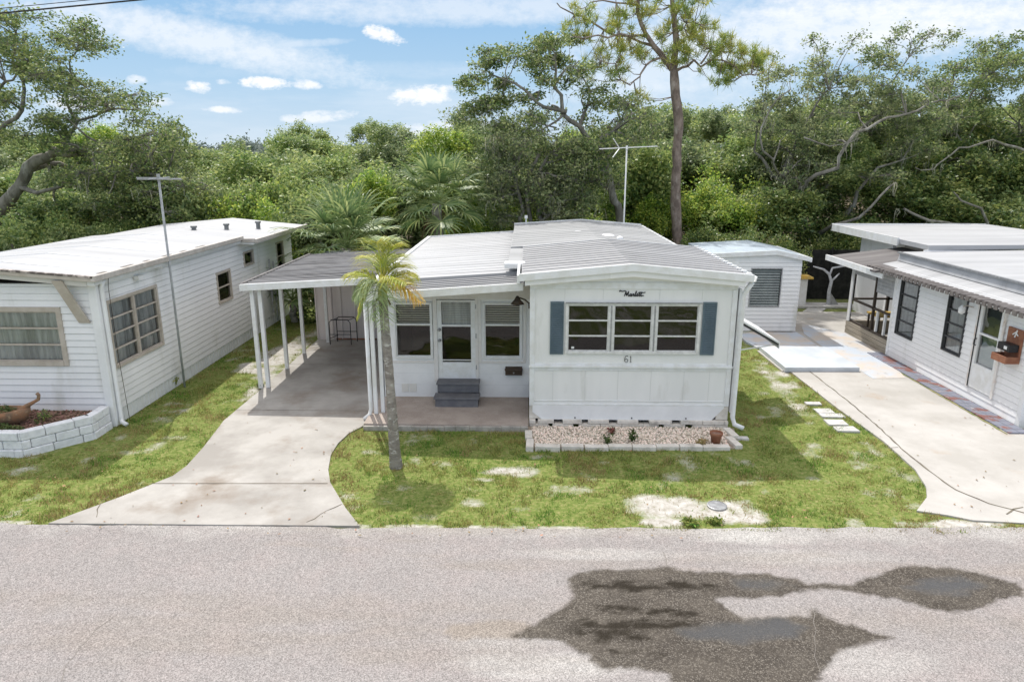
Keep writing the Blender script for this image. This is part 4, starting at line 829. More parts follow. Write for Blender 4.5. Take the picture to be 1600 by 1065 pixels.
# ------------------------------------------------------------------ left home
H2 = thing('mobile_home', (-9.5, 11.9, 0), 'long white lap sided mobile home with tan window frames at the left edge', 'mobile home')
def left_home():
    xl, xr, yf, yb = -11.35, -7.62, 11.9, 22.3; zt = 2.68
    fr = Frame(xl, yf, 1, 0); a0 = 1.45; a1 = -8.36-xl
    wall(fr, xr-xl, .06, zt, [(a0, a1, 1.24, 2.2)], lap=.122).build('front_wall', W_SIDE, H2)
    window(H2, fr, a0+.02, a1-.02, 1.26, 2.18, 1, 3, TAN, fw=.085, bar=.03, back='curtain', tilt=True, label='front window with tan frame and pale curtain')
    fs = Frame(xr, yf, 0, 1)
    W = [(12.15,13.85,1.08,2.29), (16.68,17.45,1.35,2.08), (18.42,19.06,2.02,2.38), (20.9,21.5,1.5,2.35)]
    wall(fs, yb-yf, .28, zt, [(w[0]-yf, w[1]-yf, w[2], w[3]) for w in W], lap=.122).build('side_wall', W_SIDE, H2)
    spec = [(2,4,.055,'side window of eight panes nearest the road'), (1,2,.045,'small two pane side window'), (1,1,.04,'tiny high side window'), (1,2,.03,'rear side window')]
    for w, s in zip(W, spec): window(H2, fs, w[0]-yf+.02, w[1]-yf-.02, w[2]+.02, w[3]-.02, s[0], s[1], TAN, fw=s[2], bar=.028, mull=.07, back='curtain' if s[0] == 2 else None, label=s[3])
    wall(Frame(xl, yb, 0, -1), yb-yf, .06, zt, lap=.122).build('side_wall', W_SIDE, H2)
    wall(Frame(xr, yb, -1, 0), xr-xl, .06, zt, lap=.122).build('rear_wall', W_SIDE, H2)
    m = MB(fs); m.box(0, yb-yf, -.05, -.01, 0, .28); a = 0
    while a < yb-yf: m.box(a, a+.012, -.01, .0, 0, .27); a += .15
    m.build('skirting', W_BRIGHT, H2)
    m = MB(); m.box(xr-.12, xr+.03, yf-.03, yf, 0, zt); m.box(xr, xr+.03, yf, yf+.14, 0, zt); m.each('corner_trim', W_BRIGHT, H2, bevel=.005)
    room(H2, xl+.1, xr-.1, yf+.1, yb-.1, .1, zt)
    # roof
    r = MB(); gable(r, -11.45, -7.5, -9.5, 11.68, 18.1, 2.86, 2.84, 3.0, .05); r.build('roof', ROOF_WHITE, H2)
    r = MB(); gable(r, -11.7, -7.15, -9.5, 18.1, 22.45, 2.78, 2.76, 2.98, .05); r.build('rear_roof', ROOF_WHITE, H2)
    r = MB(); y = 12.3
    while y < 18: gable(r, -11.4, -7.6, -9.5, y, y+.03, 2.87, 2.85, 3.01, .015); y += 1.22
    r.build('roof_seam', W_TRIM, H2)
    r = MB(); gable(r, -11.47, -7.46, -9.5, 11.62, 11.68, 2.875, 2.855, 3.015, .035); r.build('dirty_roof_edge', M('mildewed_edge', (.5,.44,.4), (.12,.1,.09), scale=9, lo=.42, hi=.55, rough=.8), H2)
    r = MB(); gable(r, -11.47, -7.46, -9.5, 11.63, 11.69, 2.84, 2.82, 2.98, .06); r.build('front_fascia', TAN, H2)
    r = MB(); gable(r, -11.40, -7.62, -9.5, 11.69, 11.9, 2.79, 2.77, 2.93, .1); r.build('soffit', M('cream_soffit', (.62,.6,.55), rough=.6), H2)
    g = MB(); g.box(-7.50, -7.42, 11.62, 18.1, 2.76, 2.865); g.box(-7.16, -7.08, 18.1, 22.45, 2.68, 2.785); g.box(-7.46, -7.14, 18.06, 18.14, 2.70, 2.80); g.each('gutter', M('tan_gutter', (.58,.54,.5), (.46,.42,.38), scale=7, rough=.5), H2, bevel=.01)
    g = MB(); g.box(-7.62, -7.5, 11.7, 18.1, 2.68, 2.76); g.box(-7.62, -7.16, 18.1, 22.4, 2.64, 2.72); g.build('eave_soffit', W_TRIM, H2)
    g = MB(); y = 11.9
    while y < 16: g.box(-7.56, -7.5, y, y+R.uniform(.1,.6), 2.862, 2.868); y += .75
    g.build('leaf_litter', M('dark_litter', (.1,.085,.07), (.2,.17,.14), scale=20), H2)
    p = MB(); a = Vector((-8.12, 11.66, 2.76)); b = Vector((-7.86, 11.80, 2.0)); p.add([(-8.2,11.63,2.78),(-8.02,11.63,2.78),(-7.78,11.86,1.98),(-7.98,11.86,1.98),(-8.2,11.68,2.78),(-8.02,11.68,2.78),(-7.78,11.885,1.98),(-7.98,11.885,1.98)], [(0,1,2,3),(4,5,6,7),(0,1,5,4),(1,2,6,5),(2,3,7,6),(3,0,4,7)]); p.build('awning_arm', TAN, H2)
    for y, x in ((18.9, -9.1), (19.6, -8.5), (20.4, -7.9)): MB().lathe(x, y, [(.06,2.8),(.06,3.0),(.085,3.0),(.085,3.05),(.01,3.06)], 12).build('roof_vent', GALVD, H2)
    downspout('downspout', H2, [(-7.5,11.98,2.75),(-7.55,11.98,2.6),(-7.55,11.98,.16),(-7.53,11.95,.07),(-7.40,11.87,.05)], .04, W_BRIGHT)
    MB().tube([(-7.46,12.1,2.85),(-7.5,12.1,2.6),(-7.52,12.12,1.4),(-7.5,12.15,.02)], .005, 6).build('ground_wire', BROWNM, H2)
    m = MB(); m.tube([(-7.5,19.95,.4),(-7.5,19.95,2.0)], .03, 8); m.box(-7.6,-7.48,19.85,20.05,1.1,1.45); m.tube([(-7.5,20.25,.1),(-7.5,20.25,1.9)], .025, 8); m.build('meter_box', GALV, H2)
    m = MB(); m.tube([(-7.47,13.95,2.66),(-7.60,13.95,2.66)], .02, 6); m.box(-7.6,-7.5,13.1,13.3,2.55,2.62); m.each('wall_clip', W_TRIM, H2)
left_home()
def antenna(x, y, z0, ztop, label, mat, elems, boom=None):
    t = thing('antenna_mast', (x, y, z0), label, 'antenna mast')
    MB().tube([(x, y, z0), (x, y, ztop)], .024, 8).build('mast', mat, t, smooth=True)
    m = MB()
    for e in elems: m.tube([(x+e[0], y+e[1], ztop+e[2]), (x+e[3], y+e[4], ztop+e[5])], e[6], 6)
    m.build('antenna', mat, t)
    m = MB(); m.tube([(x, y, ztop-.02), (x, y, ztop+.1)], .035, 8); m.build('antenna_clamp', mat, t)
antenna(-7.44, 14.2, 0, 4.42, 'tall grey antenna mast standing against the left home', M('light_mast_steel', (.42, .44, .45), (.32, .33, .34), scale=9, rough=.5), [(-.44,0,.0,.46,0,.0,.016), (-.40,-.1,.03,0,.1,.02,.012), (.02,-.1,.0,.44,.08,-.01,.012), (-.1,-.2,.0,.1,.25,.03,.014), (-.35,-.15,.01,-.2,.2,.01,.008), (.2,-.15,.01,.35,.2,.01,.008)])
antenna(3.1, 22.3, 0, 5.12, 'white antenna mast rising behind the middle home roof', W_TRIM, [(-.85,0,.0,.0,0,.04,.018), (0,0,.04,.95,.05,.08,.018), (-.45,-.2,.3,-.2,.2,.02,.016), (-.45,-.2,-.25,-.2,.2,.02,.016), (.2,-.3,.06,.3,.4,.06,.012), (.5,-.3,.06,.6,.4,.06,.012), (.75,-.25,.06,.8,.3,.06,.012), (-.6,-.25,.0,-.55,.3,.0,.012)])

# block planter
t = thing('block_planter', (-8.2, 11, 0), 'white painted stone block planter at the corner of the left home', 'planter')
pl = [(-11.2, 10.52), (-8.38, 10.52), (-7.66, 11.30), (-7.66, 11.84), (-11.2, 11.84)]
m = MB()
def course(p, q, z0, z1, off):
    p = Vector(p); q = Vector(q); d = (q-p); L = d.length; d /= L; n = Vector((d.y, -d.x)); s = -off
    while s < L:
        e = min(L, s+.38+R.uniform(-.08,.08)); s0 = max(0, s)
        if e-s0 > .03:
            o = R.uniform(0, .025); a = p+d*(s0+.004)+n*o; b = p+d*(e-.004)+n*o; A = a-n*.16; B = b-n*.16
            m.add([(a.x,a.y,z0),(b.x,b.y,z0),(B.x,B.y,z0),(A.x,A.y,z0),(a.x,a.y,z1),(b.x,b.y,z1),(B.x,B.y,z1),(A.x,A.y,z1)], [(0,3,2,1),(4,5,6,7),(0,1,5,4),(1,2,6,5),(2,3,7,6),(3,0,4,7)])
        s = e
for k in range(3):
    for p, q in zip(pl[:3], pl[1:4]): course(p, q, -.03+k*.155, .12+k*.155, .2*(k % 2))
m.build('block_wall', BLOCKW, t, bevel=.02)
MB().prism([(-11.15,10.6),(-8.42,10.6),(-7.8,11.3),(-7.8,11.82),(-11.15,11.82)], .1, .33, 'z').build('soil', MULCH, t)
stones(900, [(-11,10.65),(-8.45,10.65),(-7.85,11.3),(-7.85,11.8),(-11,11.8)], .345, MULCH, 'mulch', 'brown bark and pebble mulch in the white block planter', 'mulch', .02, .045)
c = V(28, 655, 11.1)
t = thing('clay_planter', (-9.1, 11.15, .34), 'rusty brown boat shaped clay planter with upturned curved tail', 'plant pot')
m = MB(); n = 20; rings = []
vs = []; fs = []
for j, (s, z) in enumerate(((.55,.34),(.85,.42),(1,.52),(1.0,.60),(.9,.60),(.8,.54))):
    for k in range(n):
        a = 2*math.pi*k/n; rx = .52*s*(1+.18*max(0, math.cos(a))**3); vs.append((-9.2+rx*math.cos(a), 11.12+.24*s*math.sin(a), z+.05*max(0, math.cos(a))**2*(z > .5)))
for j in range(5):
    for k in range(n): fs.append((j*n+k, j*n+(k+1) % n, (j+1)*n+(k+1) % n, (j+1)*n+k))
fs.append(tuple(range(5*n, 6*n))); m.add(vs, fs); m.build('bowl', RUSTPOT, t, smooth=True)
MB().tube([(-8.78,11.12,.56),(-8.63,11.12,.68),(-8.50,11.12,.75),(-8.41,11.12,.80),(-8.39,11.12,.88),(-8.42,11.12,.91)], [.07,.04,.028,.028,.028,.03], 8).build('tail', RUSTPOT, t, smooth=True)
def bush(name, cx, cy, z, rx, ry, rz, n, leaf, mat, label, cat='plant', parent=None):
    P = RN.normal(size=(n, 3)); P /= np.linalg.norm(P, axis=1)[:, None]; P[:, 2] = np.abs(P[:, 2]); P *= RN.uniform(.3, 1, (n, 1))**.5
    P = P*np.array([rx, ry, rz])*(1+.35*vnoise(P[:, 0]*3+cx, P[:, 1]*3+cy)[:, None])+np.array([cx, cy, z])
    v, f = leaf_arrays(P, leaf, leaf*.5); o = np_mesh(name, v, f, mat, parent); 
    return tag(o, label, cat) if not parent else o
bush('planter_herbs', -9.1, 11.12, .54, .28, .17, .14, 350, .05, WEED, 'small green plants growing in the clay planter')
bush('low_shrub', -8.9, 10.78, .36, .45, .14, .12, 500, .05, WEED, 'low green ground plants in front of the clay planter')
bush('low_shrub', -8.5, 11.3, .36, .12, .15, .17, 160, .05, LEAF_DARK, 'small dark plant in the planter right of the clay pot')

bush('shade_shrub', -6.75, 21.0, 0, .55, .7, 1.5, 2600, .09, LEAF_DARK, 'dark shrub filling the gap between the left home and the carport closet')
bush('shade_shrub', -6.0, 20.6, 0, .5, .5, 1.1, 1600, .09, LEAF_DARK, 'low dark shrub against the left side of the white closet')
# ------------------------------------------------------------------ right home
H3 = thing('mobile_home', (11, 12.15, 0), 'white mobile home with dark framed windows at the right edge', 'mobile home')
def right_home():
    X = 9.12; yf, yb = 12.15, 17.05; fs = Frame(X, yb, 0, -1); c = lambda y: yb-y
    W = [(15.98,16.74,.68,2.0), (14.15,14.80,.80,2.02), (13.0,13.72,.30,2.1)]
    wall(fs, yb-yf, .04, 2.24, [(c(w[1]), c(w[0]), w[2], w[3]) for w in W], lap=.122).build('side_wall', W_SIDE, H3)
    for w, lb in zip(W[:2], ('dark framed four pane window nearest the screened porch', 'dark framed four pane window beside the lamp')):
        window(H3, fs, c(w[1])+.02, c(w[0])-.02, w[2]+.02, w[3]-.02, 1, 4, DARKALU, fw=.03, bar=.03, back='curtain', label=lb, glass=GLASS2)
    d = W[2]; a0, a1 = c(d[1]), c(d[0])
    m = MB(fs); m.box(a0-.06, a0, -.02, .04, .28, 2.14); m.box(a1, a1+.06, -.02, .04, .28, 2.14); m.box(a0, a1, -.02, .04, 2.1, 2.14); m.build('door_frame', PTW, H3)
    m = MB(fs); m.box(a0, a0+.08, -.03, .03, .31, 2.09); m.box(a1-.08, a1, -.03, .03, .31, 2.09); m.box(a0+.08, a1-.08, -.03, .03, .31, .82); m.box(a0+.08, a1-.08, -.03, .03, 2.03, 2.09); m.box(a0+.08, a1-.08, -.03, .032, 1.42, 1.46)
    dd = m.build('storm_door', W_TRIM, H3, bevel=.004); pane(fs, a0+.082, a1-.082, .822, 2.028, -.008, GLASS2, dd)
    MB(fs).box(a0+.1, a1-.1, -.06, -.05, .83, 1.42).build('door_curtain', M('pale_blue_curtain', (.5,.6,.58), (.4,.5,.5), scale=5), dd)
    MB(fs).box(a0-.004, a0+.004, .03, .05, .31, 2.09).tube([(a0+.04,.03,1.18),(a0+.04,.08,1.2),(a0+.04,.08,1.3),(a0+.04,.03,1.32)], .01, 6).build('door_handle', BLACK, dd)
    wall(Frame(X, yf, 1, 0), 5, .04, 2.24, lap=.122).build('front_wall', W_SIDE, H3)
    wall(Frame(14.1, yf, 0, 1), 9, .04, 2.24, lap=.122).build('side_wall', W_SIDE, H3)
    m = MB(); m.box(X-.02, X+.0, yf, yf+.1, 0, 2.2); m.box(X-.02, X+.1, yf-.02, yf, 0, 2.2); m.box(X-.02, X, yb-.1, yb, 0, 2.2); m.each('corner_trim', W_TRIM, H3)
    room(H3, X+.1, 14, yf+.1, yb-.1, .1, 2.2, M('pale_interior', (.3,.3,.3), rough=.9))
    # roof: sloping lower strip with dark ribbed drip edge, step up to the main flat roof
    r = MB(); r.prism([(8.9, 2.20), (9.75, 2.36), (9.75, 2.25), (8.9, 2.14)], yf-.25, 17.75); r.build('lower_roof', ROOF_WHITE, H3)
    r = MB(); r.prism([(9.45, 2.32), (9.5, 2.52), (9.6, 2.54), (14.2, 2.62), (14.2, 2.3), (9.75, 2.3)], yf-.25, 17.75); r.build('main_roof', ROOF_WHITE, H3)
    r = MB(); r.box(9.43, 9.5, yf-.27, 17.76, 2.505, 2.545); r.build('roof_edge_strip', GALV, H3)
    r = MB(); y = yf-.2; k = 0
    while y < 17.7: r.box(8.66, 8.97, y, y+.105, 2.165, 2.22); r.box(8.66, 8.68, y, y+.105, 2.12, 2.165); y += .17
    r.build('drip_slat', BROWNM2, H3)
    r = MB(); y = yf-.2+.085
    while y < 17.7: r.box(8.68, 8.93, y, y+.085, 2.15, 2.16); y += .17
    r.build('drip_slat_pale', W_TRIM, H3)
    m = MB(); c2 = V(1570, 389, 16.0); m.prism([(11.3,13.6),(12.2,13.5),(12.9,13.9),(12.2,14.1),(11.5,13.95)], 2.60, 2.604, 'z')
    # rear wing
    r = MB(); r.box(10.8, 15, 20.0, 22.6, 0, 2.5); r.build('rear_wing_wall', W_SIDE, H3)
    r = MB(); r.prism([(10.2, 2.58), (15.2, 2.66), (15.2, 2.74), (10.2, 2.7)], 17.75, 23.4); r.build('rear_wing_roof', ROOF_WHITE, H3)
    r = MB(); r.box(10.15, 10.2, 19.2, 23.45, 2.52, 2.74); r.box(10.15, 15.2, 23.4, 23.45, 2.55, 2.75); r.build('rear_wing_fascia', W_TRIM, H3)
    r = MB(); r.box(10.1, 15, 17.75, 17.8, 0, 2.58); r.box(10.45, 10.55, 19.95, 20.05, .0, 2.55); r.build('rear_wall', W_SIDE, H3)
PTW = M('rust_tinged_trim', (.74, .71, .68), (.6, .5, .42), scale=6, lo=.5, hi=.7, rough=.5)
BROWNM2 = M('brown_drip_metal', (.12, .105, .10), (.19, .17, .16), scale=6, rough=.5)
right_home()
t = thing('screened_porch', (9.2, 18.2, 0), 'dark framed open screened porch with wooden knee wall beside the right home', 'porch')
m = MB()
for k in range(3): m.box(9.14, 9.26, 17.12, 19.45, .02+k*.12, .13+k*.12)
m.box(9.27, 10.5, 19.35, 19.45, .02, .38)
m.build('knee_wall', WOODDECK, t, bevel=.006)
BR = M('dark_brown_post', (.06, .045, .035), rough=.5)
for y in (19.40, 18.1): MB().box(9.17, 9.23, y-.03, y+.03, .38, 2.1).build('post', BR, t)
for y in (19.34, ): MB().box(9.14, 9.17, y-.05, y+.09, .38, 2.1).build('white_post_face', W_TRIM, t)
m = MB(); m.box(9.17, 9.23, 17.12, 19.4, .385, .43); m.box(9.17, 9.23, 17.12, 19.4, .98, 1.03); m.box(9.17, 9.23, 17.12, 19.4, 2.02, 2.08); m.box(9.27, 10.5, 19.37, 19.43, .98, 1.03); m.box(10.2, 10.26, 19.37, 19.43, .385, 2.1); m.build('rail', BR, t)
for y in (17.85, 17.45): MB().box(9.17, 9.22, y-.03, y+.03, .43, .98).build('baluster', W_TRIM, t)
m = MB(); m.box(9.185, 9.2, 17.15, 18.05, 1.45, 2.02); m.box(9.185, 9.2, 18.15, 19.35, 1.72, 2.02)
for k in range(6): m.box(9.175, 9.185, 17.15, 18.05, 1.47+k*.09, 1.475+k*.09)
m.build('roll_blind', M('grey_roll_blind', (.5,.5,.5), (.42,.42,.42), scale=8), t)
r = MB(); r.prism([(8.55, 2.17), (10.6, 2.42), (10.6, 2.36), (8.55, 2.12)], 17.0, 19.75); r.build('roof', ROOF_BROWN, t)
r = MB(); r.box(8.50, 8.55, 17.35, 19.78, 2.05, 2.2); r.add([(8.5,17.35,2.2),(8.5,17.35,2.05),(8.72,16.95,1.98),(8.72,16.95,2.13),(8.55,17.37,2.2),(8.55,17.37,2.05),(8.76,16.97,1.98),(8.76,16.97,2.13)], [(0,1,2,3),(4,7,6,5),(0,3,7,4),(1,5,6,2),(2,6,7,3),(0,4,5,1)]); r.build('fascia', W_TRIM, t)
t = thing('porch_table', (9.9, 18.6, 0), 'yellow topped table inside the screened porch', 'table')
MB().box(9.45, 10.3, 18.3, 18.95, .70, .74).build('tabletop', YELLOW, t)
for x, y in ((9.5,18.35),(10.25,18.35),(9.5,18.9),(10.25,18.9)): MB().box(x-.02, x+.02, y-.02, y+.02, .02, .70).build('leg', BR, t)
# mailbox shelf and lamp on the right home
t = thing('planter_mailbox', (9.1, 12.6, 1.3), 'reddish brown mailbox board with black box and open trough by the storm door', 'mailbox')
m = MB(); m.box(9.07, 9.105, 12.42, 12.82, 1.15, 1.78); m.build('back_board', TERRA, t, bevel=.004)
m = MB(); m.box(8.90, 9.07, 12.45, 12.79, 1.36, 1.50); m.build('letter_box', BLACK, t, bevel=.01)
m = MB(); m.box(8.84, 9.07, 12.42, 12.82, 1.15, 1.18); m.box(8.84, 8.865, 12.42, 12.82, 1.18, 1.28); m.box(8.865, 9.07, 12.42, 12.44, 1.18, 1.28); m.box(8.865, 9.07, 12.80, 12.82, 1.18, 1.28); m.build('trough', TERRA, t)
m = MB(); m.box(8.893, 8.9, 12.52, 12.60, 1.40, 1.46); m.build('latch', W_TRIM, t)
m = MB(); m.tube([(9.06,12.66,1.66),(9.05,12.58,1.72),(9.06,12.52,1.66)], .012, 6); m.tube([(9.06,12.60,1.62),(9.06,12.56,1.76)], .012, 6); m.build('white_emblem', W_TRIM, t)
t = thing('wall_lamp', (9.1, 14.05, 1.85), 'white lantern on the right home beside the second dark window', 'lamp')
MB().tube([(9.1,13.95,1.9),(8.98,13.98,1.93),(8.93,14.02,1.90)], .012, 6).build('bracket', TAN, t)
MB().lathe(8.93, 14.05, [(.02,1.74),(.06,1.77),(.065,1.86),(.03,1.91),(.01,1.93)], 12).build('lantern', W_TRIM, t, smooth=True)
# small white shed
t = thing('garden_shed', (6.8, 19.4, 0), 'small white lap sided shed with pale blue roof and jalousie window', 'shed')
fr = Frame(5.95, 19.37, 1, 0); MB().box(5.2, 5.95, 19.34, 21.77, 0, 2.2).build('side_wall', W_SIDE, t); wall(fr, 1.75, .06, 2.06, [(.38, 1.2, .79, 1.84)], lap=.115).build('front_wall', W_SIDE, t)
wall(Frame(7.70, 19.37, 0, 1), 2.4, .06, 2.0, lap=.115).build('side_wall', W_SIDE, t); wall(Frame(5.95, 21.77, 0, -1), 2.4, .06, 2.0, lap=.115).build('side_wall', W_SIDE, t); wall(Frame(7.7, 21.77, -1, 0), 1.75, .06, 2.0, lap=.115).build('rear_wall', W_SIDE, t)
m = MB(fr); m.box(.35, .38, -.05, .02, .76, 1.87); m.box(1.2, 1.23, -.05, .02, .76, 1.87); m.box(.38, 1.2, -.05, .02, 1.84, 1.87); m.box(.38, 1.2, -.05, .025, .76, .79); w = m.build('window', GALV, t)
m = MB(fr); z = .79
while z < 1.83: m.add([(.385,-.0,z),(1.195,-.0,z),(1.195,-.05,z+.058),(.385,-.05,z+.058)], [(0,1,2,3)]); z += .075
m.build('louvre', M('grey_louvre_glass', (.22,.25,.25), (.3,.34,.33), scale=3, rough=.15, spec=.8), w)
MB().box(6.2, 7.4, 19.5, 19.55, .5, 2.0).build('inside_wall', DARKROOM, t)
r = MB(); gable(r, 5.1, 7.86, 6.95, 19.3, 21.95, 2.26, 2.17, 2.36, .05); r.build('roof', M('pale_blue_roof', (.45,.52,.58), (.36,.42,.47), scale=1.5, rough=.5, stretch=(2,.4,1)), t)
MB().prism([(5.95, 2.06), (7.7, 2.06), (7.7, 2.14), (6.95, 2.30), (5.95, 2.24)], 19.37, 19.42).build('gable_panel', W_SIDE, t)
r = MB(); gable(r, 5.08, 7.89, 6.95, 19.26, 19.3, 2.275, 2.185, 2.375, .12); r.box(7.86, 7.9, 19.2, 21.95, 2.06, 2.18); r.build('fascia', W_TRIM, t)
# paved bits on the right
o = sheet('raised_slab', [(6.05,15.55),(7.78,15.58),(7.78,17.45),(6.05,17.40)], .12, WHITEC, .11)
sheet('painted_path', [(6.05,17.62),(7.0,17.66),(7.72,17.7),(7.72,19.3),(6.0,19.3),(5.95,18.2)], .05, BLUEC, .05)
sheet('painted_path', [(7.84,15.05),(8.6,15.1),(9.1,17.1),(9.1,19.3),(8.3,20.5),(7.9,19.2),(7.85,17.4)], .027, BLUEC, .02)
m = MB(); y = 12.0; m = MB()
while y < 17.0:
    e = y+.2
    for k in range(2): m.box(8.72+k*.19, 8.90+k*.19, y+.004, e-.004, .0, .045)
    y = e
for k in range(20): m.box(8.72+k*.2, 8.91+k*.2, 11.82, 11.995, .0, .045)
tag(m.build('brick_edging', BRICKP, bevel=.004), 'red and blue-grey brick strip along the foot of the right home', 'brick edging')
line_strip([(8.68,17.1),(8.69,14.5),(8.68,11.8)], .05, .026, .01).build('weedy_joint', M('moss_joint', (.14,.17,.05), (.3,.26,.12), scale=12), dr, recalc=False)
for i, (px, py, w, d, lb) in enumerate([(1270,631,.30,.16,'rearmost small stepping stone nearest the white slab'), (1287,643,.34,.26,'second stepping stone from the back beside the driveway'), (1300,650,.44,.2,'middle pale stepping stone of the row beside the driveway'), (1306,661,.36,.26,'fourth stepping stone beside the driveway, with worn edge'), (1322,671,.40,.24,'front stepping stone of the row, nearest the road')]):
    c = G(px, py); m = MB(); m.prism([(c[0]-w/2+R.uniform(-.02,.02), c[1]-d/2), (c[0]+w/2, c[1]-d/2+R.uniform(-.02,.02)), (c[0]+w/2+R.uniform(-.02,.02), c[1]+d/2), (c[0]-w/2, c[1]+d/2+R.uniform(-.02,.02))], -.02, .028, 'z')
    tag(m.build('stepping_stone', STONEC, bevel=.008), lb, 'stepping stone', 'stepping stones beside the right driveway')
c = G(1120, 790); tag(MB().lathe(c[0], c[1], [(.14,-.01),(.14,.014),(.125,.018),(.125,.014),(.01,.016)], 24).build('meter_cover', GALV, smooth=False), 'round grey water meter cover in the sandy patch by the road', 'cover')

# yard ornaments behind the shed
t = thing('pedestal_stand', (9.3, 23.2, 0), 'white pedestal with yellow top behind the shed', 'pedestal')
MB().box(9.12, 9.42, 23.05, 23.35, 0, .95).build('column', W_TRIM, t, bevel=.01); MB().box(8.98, 9.56, 22.95, 23.45, .95, 1.02).box(9.05, 9.49, 23.0, 23.4, 1.02, 1.06).build('top', YELLOW, t, bevel=.01)
t = thing('driftwood_branch', (10.2, 23.2, 0), 'bleached white forked branch standing on a concrete pad before the black fence', 'branch')
MB().tube([(10.25,23.2,0),(10.22,23.2,.5),(10.26,23.2,.85),(10.15,23.2,1.1),(9.95,23.2,1.25),(9.6,23.2,1.35)], [.07,.06,.055,.045,.035,.02], 8).tube([(10.17,23.2,1.05),(10.25,23.2,1.3),(10.6,23.1,1.38),(10.9,23.1,1.48)], [.04,.035,.025,.015], 7).tube([(10.25,23.2,.85),(10.4,23.2,1.0),(10.5,23.2,1.12)], [.035,.03,.015], 7).build('branch', M('bleached_wood', (.6,.62,.66), (.45,.46,.48), scale=9, rough=.8), t, smooth=True)
m = MB(); m.prism([(10.2,0),(10.62,0),(10.28,.45)], 23.16, 23.2); m.build('brace', GALV, t)
sheet('concrete_pad', [(8.6,22.75),(11.2,22.85),(11.1,23.5),(8.6,23.6)], .06, STONEC, .06)
sheet('path', [(9.0,22.2),(9.6,22.2),(10.0,22.75),(9.4,22.78)], .02, STONEC, .03)
t = thing('black_fence', (11, 24.4, 0), 'dark mesh fence closing the yard behind the shed', 'fence')
MB().box(8.6, 16, 24.42, 24.45, 0, 1.75).build('mesh_panel', FENCEB, t)
for x in (8.7, 10.7, 12.7, 14.7): MB().tube([(x,24.38,0),(x,24.38,1.85)], .03, 8).build('post', BLACK, t)

# overhead wires
t = thing('overhead_wires', (-7, 9, 6), 'pair of dark overhead wires crossing the top left corner', 'wires')
a = V(0, 21, 6); b = V(200, -1, 6); k = (b[2]-a[2])/(b[0]-a[0])
for dz, r, nm, cv in ((0, .0065, 'thick_wire', 1), (.035, .003, 'thin_wire', 1)):
    MB().tube([(a[0]+s*.6, 6+s*.03, a[2]+k*s*.6+dz*(1 if s < 4 else 1)) for s in (-28,-20,-12,-4,0,2,4,10,20,30)], r, 6).build(nm, BLACK, t)

